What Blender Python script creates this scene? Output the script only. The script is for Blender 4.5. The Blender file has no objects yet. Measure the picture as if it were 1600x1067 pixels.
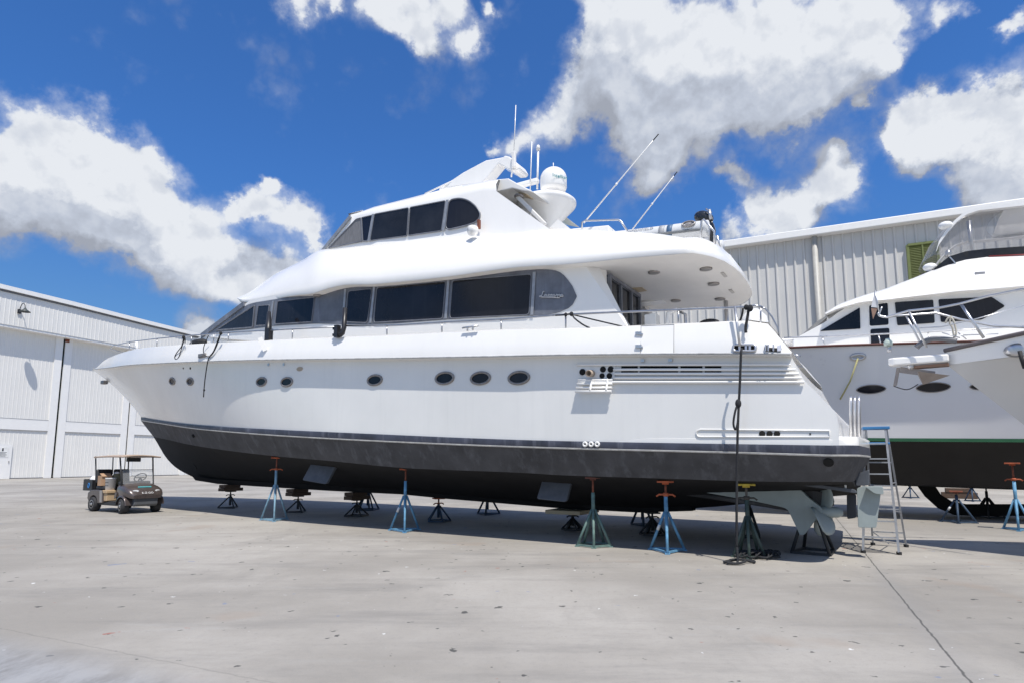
SUN_TH, SUN_EL, SUN_E, SKY_S, CLOUD = 71, 64.5, 5.0, .12, 1.0
SKY_TINT = (.40,.80,1.30)
import bpy, bmesh, math, random
import numpy as np
from mathutils import Vector, Matrix
from mathutils.bvhtree import BVHTree
random.seed(7)
rad = math.radians
scn = bpy.context.scene
COL = scn.collection

# ------------------------------------------------------------------ camera
FPX, TP, PY0, HC = 948.0, 0.125, 603.0, 1.6          # focal length in px of a 1600 px wide frame, tilt, principal row, eye height
PITCH = math.atan(TP)
cp, sp = math.cos(PITCH), math.sin(PITCH)
cam_d = bpy.data.cameras.new('camera')
cam = bpy.data.objects.new('camera', cam_d); COL.objects.link(cam)
cam.location = (0, 0, HC); cam.rotation_euler = (math.pi/2 + PITCH, 0, 0)
cam_d.sensor_width = 36; cam_d.lens = 36*FPX/1600
cam_d.shift_y = (PY0 - 533.5)/1600
cam_d.clip_start = 0.1; cam_d.clip_end = 3000
scn.camera = cam
scn.view_settings.view_transform = 'Standard'
scn.view_settings.look = 'None'
scn.view_settings.exposure = 0

def ray(px, py):
    x = (px-800)/FPX; y = (PY0-py)/FPX
    return Vector((x, cp-y*sp, sp+y*cp))
def ground(px, py, z=0.0):
    r = ray(px, py); k = (z-HC)/r.z
    return Vector((r.x*k, r.y*k, z))
def height_at(P, py):                                   # height of row py above ground point P
    k = P.y
    # solve ray at column of P
    lo, hi = -2.0, 40.0
    for _ in range(50):
        m = (lo+hi)/2
        d = Vector((P.x, P.y, m-HC)); yc = (-d.y*sp + d.z*cp)/(d.y*cp + d.z*sp)
        if PY0-FPX*yc > py: lo = m
        else: hi = m
    return lo

class Frame:                                            # a local frame: s along u, t along n (towards the camera side), z up
    def __init__(f, O, u):
        f.O = Vector((O[0], O[1], 0)); f.u = Vector((u[0], u[1], 0)).normalized(); f.n = Vector((-f.u.y, f.u.x, 0))
        f.rz = math.atan2(f.u.y, f.u.x)
        f.Cs = -f.O.dot(f.u); f.Ct = -f.O.dot(f.n)
    def loc(f, P):
        return Vector(((P-f.O).dot(f.u), (P-f.O).dot(f.n), P.z))
    def st(f, px, py, t):                               # point where the pixel's ray meets t = const (or t = t(s))
        r = ray(px, py); ru, rn = r.dot(f.u), r.dot(f.n)
        if callable(t):
            best = None; prev = None
            k = 2.0
            while k < 60:
                s_, t_ = f.Cs+k*ru, f.Ct+k*rn
                d = t_ - t(s_)
                if prev is not None and prev > 0 >= d:
                    a, b = k-.05, k
                    for _ in range(30):
                        m = (a+b)/2
                        if f.Ct+m*rn - t(f.Cs+m*ru) > 0: a = m
                        else: b = m
                    k = a
                    return Vector((f.Cs+k*ru, t(f.Cs+k*ru), HC+k*r.z))
                if best is None or abs(d) < best[0]: best = (abs(d), k)
                prev = d; k += .05
            k = best[1]
            return Vector((f.Cs+k*ru, t(f.Cs+k*ru), HC+k*r.z))
        k = (t-f.Ct)/rn
        return Vector((f.Cs+k*ru, t, HC+k*r.z))
    def sc(f, px, py, s):                               # ray meets s = const
        r = ray(px, py); k = (s-f.Cs)/r.dot(f.u)
        return Vector((s, f.Ct+k*r.dot(f.n), HC+k*r.z))
    def zc(f, px, py, z):
        r = ray(px, py); k = (z-HC)/r.z
        return Vector((f.Cs+k*r.dot(f.u), f.Ct+k*r.dot(f.n), z))
    def lray(f, px, py):
        r = ray(px, py)
        return Vector((f.Cs, f.Ct, HC)), Vector((r.dot(f.u), r.dot(f.n), r.z)).normalized()

# ------------------------------------------------------------------ objects
def tag(o, label=None, cat=None, group=None, kind=None):
    if label: o['label'] = label
    if cat: o['category'] = cat
    if group: o['group'] = group
    if kind: o['kind'] = kind
    return o
def thing(name, label, cat, loc=(0,0,0), rz=0, group=None):
    o = bpy.data.objects.new(name, None); COL.objects.link(o)
    o.location = loc; o.rotation_euler = (0, 0, rz); o.empty_display_size = .2
    return tag(o, label, cat, group)

class MB:
    def __init__(m): m.v = []; m.f = []; m.mi = []; m.sm = []
    def add(m, vs, fs, smooth=False, mat=0):
        b = len(m.v); m.v += [tuple(v) for v in vs]
        for f in fs: m.f.append([b+i for i in f]); m.mi.append(mat); m.sm.append(smooth)
        return m
    def box(m, c, d, R=None, mat=0, taper=1.0):
        x, y, z = d[0]/2, d[1]/2, d[2]/2
        vs = [Vector((a*x*(taper if k > 0 else 1), b*y*(taper if k > 0 else 1), k*z)) for k in (-1, 1) for b in (-1, 1) for a in (-1, 1)]
        if R is not None: vs = [R @ v for v in vs]
        vs = [v+Vector(c) for v in vs]
        return m.add(vs, [(0,2,3,1),(4,5,7,6),(0,1,5,4),(2,6,7,3),(0,4,6,2),(1,3,7,5)], False, mat)
    def bar(m, a, b, w, h=None, mat=0, up=(0,0,1)):     # square bar from a to b
        a, b = Vector(a), Vector(b); h = h or w; d = (b-a).normalized()
        upv = Vector(up)
        if abs(d.dot(upv)) > .98: upv = Vector((1,0,0))
        x = d.cross(upv).normalized(); y = x.cross(d)
        vs = [p + x*i*w/2 + y*j*h/2 for p in (a, b) for i, j in ((-1,-1),(1,-1),(1,1),(-1,1))]
        return m.add(vs, [(3,2,1,0),(4,5,6,7),(0,1,5,4),(1,2,6,5),(2,3,7,6),(3,0,4,7)], False, mat)
    def tube(m, pts, r, n=8, closed=False, mat=0):
        pts = [Vector(p) for p in pts]; N = len(pts)
        rs = r if isinstance(r, (list, tuple)) else [r]*N
        T = []
        for i in range(N):
            if closed: d = pts[(i+1) % N]-pts[i-1]
            else: d = pts[min(i+1, N-1)]-pts[max(i-1, 0)]
            T.append(d.normalized() if d.length > 1e-9 else Vector((0,0,1)))
        ref = Vector((0,0,1)) if abs(T[0].z) < .9 else Vector((1,0,0))
        x = T[0].cross(ref).normalized()
        vs = []
        for i in range(N):
            x = (x - T[i]*x.dot(T[i]))
            x = x.normalized() if x.length > 1e-6 else T[i].orthogonal().normalized()
            y = T[i].cross(x)
            for k in range(n):
                a = 2*math.pi*k/n
                vs.append(pts[i] + (x*math.cos(a)+y*math.sin(a))*rs[i])
        fs = []
        for i in range(N if closed else N-1):
            j = (i+1) % N
            for k in range(n):
                l = (k+1) % n
                fs.append((i*n+k, i*n+l, j*n+l, j*n+k))
        m.add(vs, fs, True, mat)
        if not closed:
            b = len(m.v)-N*n
            m.f.append([b+k for k in range(n)][::-1]); m.mi.append(mat); m.sm.append(False)
            m.f.append([b+(N-1)*n+k for k in range(n)]); m.mi.append(mat); m.sm.append(False)
        return m
    def lathe(m, prof, c=(0,0,0), axis=(0,0,1), n=24, mat=0, sx=1.0, xref=None, smooth=True):   # prof: list of (r, h)
        ax = Vector(axis).normalized()
        ref = Vector(xref) if xref is not None else (Vector((1,0,0)) if abs(ax.x) < .9 else Vector((0,1,0)))
        x = (ref-ax*ref.dot(ax)).normalized(); y = ax.cross(x); c = Vector(c)
        vs = []; fs = []
        for r, h in prof:
            for k in range(n):
                a = 2*math.pi*k/n
                vs.append(c + ax*h + x*(r*sx*math.cos(a)) + y*(r*math.sin(a)))
        for i in range(len(prof)-1):
            for k in range(n):
                l = (k+1) % n
                fs.append((i*n+k, i*n+l, (i+1)*n+l, (i+1)*n+k))
        if prof[0][0] > 1e-5: fs.append(tuple(range(n))[::-1])
        if prof[-1][0] > 1e-5: fs.append(tuple((len(prof)-1)*n+k for k in range(n)))
        return m.add(vs, fs, smooth, mat)
    def grid(m, rows, smooth=True, mat=0, flip=False):
        R, C = len(rows), len(rows[0])
        vs = [p for r in rows for p in r]; fs = []
        for i in range(R-1):
            for j in range(C-1):
                q = (i*C+j, i*C+j+1, (i+1)*C+j+1, (i+1)*C+j)
                fs.append(q[::-1] if flip else q)
        return m.add(vs, fs, smooth, mat)
    def prism(m, poly, off, mat=0, smooth=False):        # polygon (list of points) extruded by the vector off
        n = len(poly); off = Vector(off)
        vs = [Vector(p) for p in poly] + [Vector(p)+off for p in poly]
        fs = [tuple(range(n))[::-1], tuple(range(n, 2*n))] + [(i, (i+1) % n, n+(i+1) % n, n+i) for i in range(n)]
        m.add(vs, fs[:2], False, mat); b = len(m.v)-2*n
        for f in fs[2:]: m.f.append([b+i for i in f]); m.mi.append(mat); m.sm.append(smooth)
        return m
    def ball(m, c, r, n=16, k=10, sc=(1,1,1), mat=0):
        c = Vector(c); vs = [c+Vector((0,0,-r*sc[2]))]; fs = []
        for i in range(1, k):
            a = -math.pi/2 + math.pi*i/k
            for j in range(n):
                b = 2*math.pi*j/n
                vs.append(c+Vector((r*sc[0]*math.cos(a)*math.cos(b), r*sc[1]*math.cos(a)*math.sin(b), r*sc[2]*math.sin(a))))
        vs.append(c+Vector((0,0,r*sc[2])))
        for j in range(n): fs.append((0, 1+(j+1) % n, 1+j))
        for i in range(k-2):
            for j in range(n):
                fs.append((1+i*n+j, 1+i*n+(j+1) % n, 1+(i+1)*n+(j+1) % n, 1+(i+1)*n+j))
        t = len(vs)-1
        for j in range(n): fs.append((t, 1+(k-2)*n+j, 1+(k-2)*n+(j+1) % n))
        return m.add(vs, fs, True, mat)
    def build(m, name, mats, parent=None, bevel=0, fix=True, autos=None, loc=None):
        me = bpy.data.meshes.new(name); me.from_pydata(m.v, [], m.f)
        if not isinstance(mats, (list, tuple)): mats = [mats]
        for x in mats: me.materials.append(x)
        me.polygons.foreach_set('material_index', m.mi)
        me.polygons.foreach_set('use_smooth', m.sm)
        if fix:
            bm = bmesh.new(); bm.from_mesh(me)
            bmesh.ops.remove_doubles(bm, verts=bm.verts, dist=1e-5)
            bmesh.ops.recalc_face_normals(bm, faces=bm.faces); bm.to_mesh(me); bm.free()
        me.update()
        o = bpy.data.objects.new(name, me); COL.objects.link(o)
        if parent is not None: o.parent = parent
        if loc is not None: o.location = loc
        if autos is not None:
            bm = bmesh.new(); bm.from_mesh(me)
            for e in bm.edges:
                if len(e.link_faces) == 2 and e.calc_face_angle(0) > rad(autos): e.smooth = False
            bm.to_mesh(me); bm.free()
        if bevel:
            b = o.modifiers.new('bevel', 'BEVEL'); b.width = bevel; b.segments = 2; b.limit_method = 'ANGLE'; b.angle_limit = rad(35)
        return o

def mir(p): return Vector((p[0], -p[1], p[2]))
def interp(x, xs, ys): return float(np.interp(x, xs, ys))
def pch(x, xs, ys):                                     # smooth monotone interpolation, xs ascending
    xs = np.asarray(xs, float); ys = np.asarray(ys, float); n = len(xs)
    h = np.diff(xs); d = np.diff(ys)/h; m = np.zeros(n)
    for i in range(1, n-1):
        if d[i-1]*d[i] > 0:
            w1, w2 = 2*h[i]+h[i-1], h[i]+2*h[i-1]; m[i] = (w1+w2)/(w1/d[i-1]+w2/d[i])
    m[0], m[-1] = d[0], d[-1]
    x = np.clip(np.asarray(x, float), xs[0], xs[-1])
    i = np.clip(np.searchsorted(xs, x)-1, 0, n-2)
    t = (x-xs[i])/h[i]
    return (ys[i]*(2*t**3-3*t**2+1)+h[i]*m[i]*(t**3-2*t**2+t)+ys[i+1]*(-2*t**3+3*t**2)+h[i]*m[i+1]*(t**3-t**2))
def roundpoly(pts, r, k=5):
    pts = [Vector(p) for p in pts]; out = []; n = len(pts)
    for i in range(n):
        p, a, b = pts[i], pts[i-1], pts[(i+1) % n]
        la, lb = (a-p).length, (b-p).length
        q = min(r, la*.45, lb*.45)
        A = p+(a-p)*(q/la); B = p+(b-p)*(q/lb)
        for j in range(k+1):
            t = j/k; out.append(A*(1-t)**2 + p*2*t*(1-t) + B*t*t)
    return out

# ------------------------------------------------------------------ materials
MATS = {}
def srgb(h):
    c = [int(h[i:i+2], 16)/255 for i in (0, 2, 4)]
    return tuple(((x+.055)/1.055)**2.4 if x > .04 else x/12.92 for x in c)
def mat(name, col, rough=.5, metal=0, var=.12, vscale=3.0, bump=0, bscale=40, coat=0, streak=0, streak_col=None, spec=.5, stretch=(1,1,1), trans=0, alpha=1, ior=1.5):
    if name in MATS: return MATS[name]
    m = bpy.data.materials.new(name); m.use_nodes = True; MATS[name] = m
    nt = m.node_tree; N, L = nt.nodes, nt.links; b = N['Principled BSDF']
    b.inputs['Roughness'].default_value = rough; b.inputs['Metallic'].default_value = metal
    b.inputs['Coat Weight'].default_value = coat; b.inputs['Specular IOR Level'].default_value = spec
    b.inputs['Transmission Weight'].default_value = trans; b.inputs['Alpha'].default_value = alpha; b.inputs['IOR'].default_value = ior
    tc = N.new('ShaderNodeTexCoord'); mp = N.new('ShaderNodeMapping'); mp.inputs['Scale'].default_value = stretch
    L.new(tc.outputs['Object'], mp.inputs['Vector'])
    nz = N.new('ShaderNodeTexNoise'); nz.inputs['Scale'].default_value = vscale; nz.inputs['Detail'].default_value = 6; nz.inputs['Roughness'].default_value = .6
    L.new(mp.outputs['Vector'], nz.inputs['Vector'])
    mr = N.new('ShaderNodeMapRange'); mr.inputs['From Min'].default_value = .3; mr.inputs['From Max'].default_value = .7
    mr.inputs['To Min'].default_value = 1-var; mr.inputs['To Max'].default_value = 1+var*.6
    L.new(nz.outputs['Fac'], mr.inputs['Value'])
    vm = N.new('ShaderNodeVectorMath'); vm.operation = 'SCALE'; vm.inputs[0].default_value = col
    L.new(mr.outputs['Result'], vm.inputs['Scale']); out = vm.outputs['Vector']
    if streak:
        mp2 = N.new('ShaderNodeMapping'); mp2.inputs['Scale'].default_value = (2.2, 2.2, .12); L.new(tc.outputs['Object'], mp2.inputs['Vector'])
        n2 = N.new('ShaderNodeTexNoise'); n2.inputs['Scale'].default_value = 2.0; n2.inputs['Detail'].default_value = 8; n2.inputs['Roughness'].default_value = .65
        L.new(mp2.outputs['Vector'], n2.inputs['Vector'])
        m2 = N.new('ShaderNodeMapRange'); m2.inputs['From Min'].default_value = .52; m2.inputs['From Max'].default_value = .78; m2.inputs['To Max'].default_value = streak
        L.new(n2.outputs['Fac'], m2.inputs['Value'])
        mx = N.new('ShaderNodeMix'); mx.data_type = 'RGBA'; L.new(m2.outputs['Result'], mx.inputs['Factor'])
        L.new(out, mx.inputs['A']); mx.inputs['B'].default_value = (*(streak_col or (.3,.3,.3)), 1); out = mx.outputs['Result']
    L.new(out, b.inputs['Base Color'])
    if bump:
        n3 = N.new('ShaderNodeTexNoise'); n3.inputs['Scale'].default_value = bscale; n3.inputs['Detail'].default_value = 4
        L.new(tc.outputs['Object'], n3.inputs['Vector'])
        bp = N.new('ShaderNodeBump'); bp.inputs['Strength'].default_value = bump; bp.inputs['Distance'].default_value = .02
        L.new(n3.outputs['Fac'], bp.inputs['Height']); L.new(bp.outputs['Normal'], b.inputs['Normal'])
    rr = N.new('ShaderNodeMapRange'); rr.inputs['To Min'].default_value = max(.02, rough-.08); rr.inputs['To Max'].default_value = min(1, rough+.1)
    L.new(nz.outputs['Fac'], rr.inputs['Value']); L.new(rr.outputs['Result'], b.inputs['Roughness'])
    return m
white = mat('white_gelcoat', (.88,.865,.835), .2, var=.03, vscale=.8, coat=.25, streak=.07, streak_col=(.55,.52,.45))
topside = mat('topside_gelcoat', (.80,.79,.765), .2, var=.05, vscale=.6, coat=.2, streak=.16, streak_col=(.55,.54,.52))
ceilw = mat('ceiling_white', (.80,.78,.75), .6, var=.06, vscale=1.2)
bootm = mat('boot_stripe_grey', (.055,.06,.085), .5, var=.5, vscale=2.0, streak=.5, streak_col=(.30,.31,.36))
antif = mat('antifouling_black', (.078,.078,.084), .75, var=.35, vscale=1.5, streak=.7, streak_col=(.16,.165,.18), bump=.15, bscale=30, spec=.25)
waterl = mat('waterline_white', (.62,.60,.56), .6, var=.25, vscale=6, streak=.5, streak_col=(.25,.22,.2))
glass = mat('dark_glass', (.013,.0135,.018), .07, var=.5, vscale=.9, spec=.35, streak=.5, streak_col=(.030,.031,.036))
glass2 = mat('smoked_glass', (.022,.023,.026), .10, var=.6, vscale=1.2, spec=.4)
surround = mat('window_surround_grey', (.16,.17,.20), .35, var=.3, vscale=2.5, streak=.5, streak_col=(.30,.32,.36))
alu = mat('brushed_aluminium', (.36,.37,.39), .4, metal=.35, var=.2, vscale=8)
steel = mat('stainless_steel', (.60,.60,.61), .3, metal=.8, var=.1, vscale=8)
steeld = mat('rail_steel', (.42,.43,.46), .3, metal=.9, var=.15, vscale=8)
black = mat('black_rubber', (.018,.018,.02), .7, var=.3, vscale=8)
blackp = mat('black_plastic', (.02,.02,.023), .4, var=.3, vscale=8)
rope_m = mat('dark_rope', (.025,.026,.03), .9, var=.4, vscale=60, bump=.5, bscale=150)
primer = mat('grey_propspeed', (.33,.38,.38), .55, var=.12, vscale=3, streak=.3, streak_col=(.22,.25,.26))
finm = mat('fin_grey', (.085,.095,.115), .6, var=.25, vscale=3, streak=.4, streak_col=(.15,.17,.2))
tan = mat('tan_panel', (.52,.42,.28), .5, var=.1)
rustm = mat('rusty_metal', (.22,.07,.04), .8, var=.5, vscale=12)
# ------------------------------------------------------------------ the setting: ground
DH = Vector((.414,.910,0)).normalized()                 # the direction of the left hangar front and of the long slab joint
JP = ground(1340, 850); KP = ground(0, 981)
def ground_mat():
    m = bpy.data.materials.new('yard_concrete'); m.use_nodes = True
    nt = m.node_tree; N, L = nt.nodes, nt.links; b = N['Principled BSDF']
    tc = N.new('ShaderNodeTexCoord')
    def noise(sc, det=6, ro=.6, stretch=None, rz=0):
        v = tc.outputs['Object']
        if stretch:
            mp = N.new('ShaderNodeMapping'); mp.inputs['Scale'].default_value = stretch; mp.inputs['Rotation'].default_value = (0,0,rz)
            L.new(v, mp.inputs['Vector']); v = mp.outputs['Vector']
        n = N.new('ShaderNodeTexNoise'); n.inputs['Scale'].default_value = sc; n.inputs['Detail'].default_value = det; n.inputs['Roughness'].default_value = ro
        L.new(v, n.inputs['Vector']); return n.outputs['Fac']
    def rng(f, a, c, lo, hi):
        r = N.new('ShaderNodeMapRange'); r.interpolation_type = 'SMOOTHSTEP'
        for k, x in (('From Min',a),('From Max',c),('To Min',lo),('To Max',hi)): r.inputs[k].default_value = x
        L.new(f, r.inputs['Value']); return r.outputs['Result']
    def mix(f, A, B):
        x = N.new('ShaderNodeMix'); x.data_type = 'RGBA'
        L.new(f, x.inputs['Factor'])
        for k, c in (('A',A),('B',B)):
            if isinstance(c, tuple): x.inputs[k].default_value = (*c, 1)
            else: L.new(c, x.inputs[k])
        return x.outputs['Result']
    def math_(op, a, c=None):
        x = N.new('ShaderNodeMath'); x.operation = op
        for i, q in enumerate((a, c)):
            if q is None: continue
            if isinstance(q, (int, float)): x.inputs[i].default_value = q
            else: L.new(q, x.inputs[i])
        return x.outputs[0]
    def dist(P, nrm):                                   # signed distance from a line through P with normal nrm
        v = N.new('ShaderNodeVectorMath'); v.operation = 'DOT_PRODUCT'; v.inputs[1].default_value = nrm
        L.new(tc.outputs['Object'], v.inputs[0])
        return math_('SUBTRACT', v.outputs['Value'], P.dot(nrm))
    base = mix(rng(noise(.22, 5), .35, .65, 0, 1), (.275,.255,.226), (.395,.37,.333))
    base = mix(rng(noise(.9, 8, .68, (.35,1.6,1), rad(24)), .47, .72, 0, .55), base, (.19,.18,.167))
    base = mix(rng(noise(.35, 7, .7, (1.8,.5,1), rad(-30)), .52, .74, 0, .5), base, (.19,.18,.165))
    base = mix(rng(noise(1.6, 6, .7, (.25,1.4,1), rad(10)), .56, .76, 0, .55), base, (.37,.36,.34))
    base = mix(rng(noise(14, 5, .7), .45, .8, 0, .28), base, (.18,.176,.17))
    base = mix(rng(noise(90, 3, .8), .4, .75, 0, .25), base, (.15,.147,.142))
    base = mix(rng(noise(210, 2, .8), .45, .7, 0, .22), base, (.46,.44,.41))
    base = mix(rng(noise(.10, 6, .7, (1,2.2,1), rad(24)), .50, .72, 0, .35), base, (.20,.185,.165))
    base = mix(rng(noise(.55, 4, .5), .62, .70, 0, .30), base, (.29,.225,.175))            # rust tinted wash
    # small dark, red and white specks
    for sc, thr, colr, am in ((4.5,.685,(.05,.05,.05),.85),(3.3,.735,(.30,.07,.05),.7),(7.0,.735,(.78,.78,.78),.8),(2.0,.72,(.10,.16,.32),.5)):
        base = mix(rng(noise(sc, 3, .55), thr-.01, thr+.012, 0, am), base, colr)
    nH = Vector((-DH.y, DH.x, 0))
    wob = math_('MULTIPLY', math_('SUBTRACT', noise(6, 4), .5), .05)
    d1 = math_('ABSOLUTE', math_('ADD', dist(JP, nH), wob))
    base = mix(rng(d1, .005, .014, .9, 0), base, (.035,.033,.03))
    base = mix(rng(d1, .02, .25, .25, 0), base, (.24,.235,.23))
    dk = math_('ADD', dist(KP, DH), math_('MULTIPLY', wob, 1.2))
    patch = mix(rng(noise(1.5, 8, .72, (1.6,.6,1), rad(20)), .40, .66, 0, 1), (.315,.32,.33), (.19,.19,.195))
    base = mix(rng(dk, -.6, .04, .85, 0), base, patch)
    base = mix(rng(math_('ABSOLUTE', dk), .004, .014, .22, 0), base, (.08,.08,.08))
    L.new(base, b.inputs['Base Color']); b.inputs['Roughness'].default_value = .82; b.inputs['Specular IOR Level'].default_value = .3
    bp = N.new('ShaderNodeBump'); bp.inputs['Strength'].default_value = .25; bp.inputs['Distance'].default_value = .01
    L.new(math_('ADD', noise(60, 5, .7), math_('MULTIPLY', noise(7, 4), 1.0)), bp.inputs['Height']); L.new(bp.outputs['Normal'], b.inputs['Normal'])
    return m
g = MB()
g.grid([[(x, y, 0) for x in (-500,-60,-20,0,20,60,500)] for y in (-300,-20,0,20,60,140,600)], False)
tag(g.build('ground', ground_mat()), 'weathered grey concrete hardstanding of the boatyard', 'ground', kind='structure')

# ------------------------------------------------------------------ daylight
SAZ, SEL = rad(SUN_TH), rad(SUN_EL)                      # sun bearing from +X towards -Y, elevation
sun_dir = Vector((math.cos(SAZ)*math.cos(SEL), -math.sin(SAZ)*math.cos(SEL), math.sin(SEL)))
sl = bpy.data.lights.new('sun', 'SUN'); sl.energy = SUN_E; sl.angle = rad(.53); sl.color = (1,.95,.865)
so = bpy.data.objects.new('sun', sl); COL.objects.link(so); so.rotation_euler = (-sun_dir).to_track_quat('-Z','Y').to_euler(); so.location = (0,0,60)

W = bpy.data.worlds.new('World'); scn.world = W; W.use_nodes = True
def build_world():
    nt = W.node_tree; N, L = nt.nodes, nt.links
    bg = N['Background']; bg.inputs['Strength'].default_value = SKY_S
    sky = N.new('ShaderNodeTexSky'); sky.sky_type = 'NISHITA'; sky.sun_disc = False
    sky.sun_elevation = SEL; sky.sun_rotation = math.atan2(sun_dir.x, sun_dir.y)
    sky.air_density = 1.0; sky.dust_density = .4; sky.ozone_density = 2.5
    B = [(60,215,52),(15,235,60),(110,248,58),(165,232,40),(210,275,52),(255,325,55),(310,372,54),(245,385,44),(385,425,46),(150,325,60),(70,308,58),(10,318,60),(450,440,50),(325,425,44),(200,350,60),
         (400,318,22),(440,325,34),(485,345,30),(505,378,18),(370,318,18),(420,288,12),(305,498,26),(325,505,22),
         (470,5,30),(520,15,18),(590,4,34),(640,22,34),(660,65,28),(722,75,26),(762,35,14),(700,15,25),
         (945,25,50),(1000,70,75),(930,140,62),(868,192,40),(812,222,24),(775,232,14),(1075,100,85),(1150,75,85),(1250,50,85),(1335,55,75),(1400,35,45),(1180,165,58),(1050,175,60),(985,205,40),(1245,165,40),(1050,245,36),(1015,272,26),(960,100,60),(1120,150,60),(1300,110,50),
         (1475,215,52),(1540,190,62),(1592,225,58),(1445,185,36),(1530,285,48),(1585,300,48),(1425,235,26),(1500,160,30),
         (1140,288,26),(1205,322,38),(1275,300,44),(1325,288,26),(1165,335,22),(1310,250,13),(1240,330,30),(1130,372,20),(1490,25,26),(1590,40,18),(1360,170,18),(1395,110,24)]
    B += [(-200,260,90),(-320,380,120),(1750,180,110),(1900,330,120),(2100,100,150),(700,-330,160),(300,-250,110),(1500,-400,180)]

    CL_R = 1.02
    BACK_FILL = [('d',az,el,R) for az, el, R in ((180,25,14),(150,38,12),(215,35,13),(240,18,12),(120,20,11),(190,58,10),(265,40,10),(95,42,10),(165,12,10),(285,20,8),(70,62,8),(300,62,9),(200,12,11),(235,62,8),(135,10,10))]  # unseen clouds added behind the camera to raise the fill light
    def group(name, ins, out):
        g_ = bpy.data.node_groups.new(name, 'ShaderNodeTree')
        for n_, t_ in ins: g_.interface.new_socket(n_, in_out='INPUT', socket_type=t_)
        g_.interface.new_socket(out, in_out='OUTPUT', socket_type='NodeSocketFloat')
        gn, gl = g_.nodes, g_.links
        def gm(op, a, c=None, d=None):
            x = gn.new('ShaderNodeMath'); x.operation = op
            for i, q in enumerate((a, c, d)):
                if q is None: continue
                if isinstance(q, (int, float)): x.inputs[i].default_value = q
                else: gl.new(q, x.inputs[i])
            return x.outputs[0]
        return g_, gn, gl, gm, gn.new('NodeGroupInput'), gn.new('NodeGroupOutput')
    # where the clouds stand: soft balls of direction, pushed about by noise
    mass, gn, gl, gm, gi, go = group('cloud_mass', [('Vector','NodeSocketVector')], 'Mass')
    wn = gn.new('ShaderNodeTexNoise'); wn.inputs['Scale'].default_value = 7; wn.inputs['Detail'].default_value = 7; wn.inputs['Roughness'].default_value = .62
    gl.new(gi.outputs[0], wn.inputs['Vector'])
    sb = gn.new('ShaderNodeVectorMath'); sb.operation = 'SUBTRACT'; gl.new(wn.outputs['Color'], sb.inputs[0]); sb.inputs[1].default_value = (.5,.5,.5)
    sc = gn.new('ShaderNodeVectorMath'); sc.operation = 'SCALE'; gl.new(sb.outputs[0], sc.inputs[0]); sc.inputs['Scale'].default_value = .15
    ad = gn.new('ShaderNodeVectorMath'); ad.operation = 'ADD'; gl.new(gi.outputs[0], ad.inputs[0]); gl.new(sc.outputs[0], ad.inputs[1])
    nm = gn.new('ShaderNodeVectorMath'); nm.operation = 'NORMALIZE'; gl.new(ad.outputs[0], nm.inputs[0])
    tot = None
    for it in B + BACK_FILL:
        if len(it) == 4:
            az, el, R = rad(it[1]), rad(it[2]), rad(it[3]); c = Vector((math.sin(az)*math.cos(el), math.cos(az)*math.cos(el), math.sin(el)))
        else:
            px, py, r = it; c = ray(px, py).normalized(); R = r/FPX*c.y*CL_R
        dt = gn.new('ShaderNodeVectorMath'); dt.operation = 'DOT_PRODUCT'; gl.new(nm.outputs[0], dt.inputs[0]); dt.inputs[1].default_value = c
        k = 2/(R*R)
        e = gm('EXPONENT', gm('MULTIPLY_ADD', dt.outputs['Value'], k, -k))
        tot = e if tot is None else gm('ADD', tot, e)
    gl.new(gm('MINIMUM', tot, 1.3), go.inputs[0])
    # how they billow: folded noise in three sizes
    puff, gn, gl, gm, gi, go = group('cloud_puffs', [('Vector','NodeSocketVector'), ('Mass','NodeSocketFloat')], 'Density')
    def fold(scale, detail, amp):
        n = gn.new('ShaderNodeTexNoise'); n.inputs['Scale'].default_value = scale; n.inputs['Detail'].default_value = detail; n.inputs['Roughness'].default_value = .5
        gl.new(gi.outputs[0], n.inputs['Vector'])
        a = gm('ABSOLUTE', gm('MULTIPLY_ADD', n.outputs['Fac'], 2.0, -1.0))
        return gm('MULTIPLY', gm('SUBTRACT', a, .17), amp)
    fn = gn.new('ShaderNodeTexNoise'); fn.inputs['Scale'].default_value = 8; fn.inputs['Detail'].default_value = 10; fn.inputs['Roughness'].default_value = .595
    gl.new(gi.outputs[0], fn.inputs['Vector'])
    d = gm('MULTIPLY_ADD', fn.outputs['Fac'], 2.5, -1.22)
    d = gm('ADD', d, gm('ADD', fold(11, 1.5, .9), fold(27, 3, .55)))
    d = gm('ADD', gi.outputs[1], gm('MULTIPLY', d, gm('MULTIPLY_ADD', gi.outputs[1], .30, .60)))
    gl.new(d, go.inputs[0])
    tc = N.new('ShaderNodeTexCoord')
    def vec(off):
        if off is None: return tc.outputs['Generated']
        a = N.new('ShaderNodeVectorMath'); a.operation = 'ADD'; L.new(tc.outputs['Generated'], a.inputs[0]); a.inputs[1].default_value = off
        n = N.new('ShaderNodeVectorMath'); n.operation = 'NORMALIZE'; L.new(a.outputs[0], n.inputs[0]); return n.outputs[0]
    def use(g_, *ins):
        x = N.new('ShaderNodeGroup'); x.node_tree = g_
        for i, q in enumerate(ins): L.new(q, x.inputs[i])
        return x.outputs[0]
    def mr(f, a, c, lo, hi, sm=True):
        r = N.new('ShaderNodeMapRange'); r.interpolation_type = 'SMOOTHSTEP' if sm else 'LINEAR'
        for k, x in (('From Min',a),('From Max',c),('To Min',lo),('To Max',hi)): r.inputs[k].default_value = x
        L.new(f, r.inputs['Value']); return r.outputs['Result']
    def m2(op, a, c):
        x = N.new('ShaderNodeMath'); x.operation = op
        for i, q in enumerate((a, c)):
            if isinstance(q, (int, float)): x.inputs[i].default_value = q
            else: L.new(q, x.inputs[i])
        return x.outputs[0]
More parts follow.
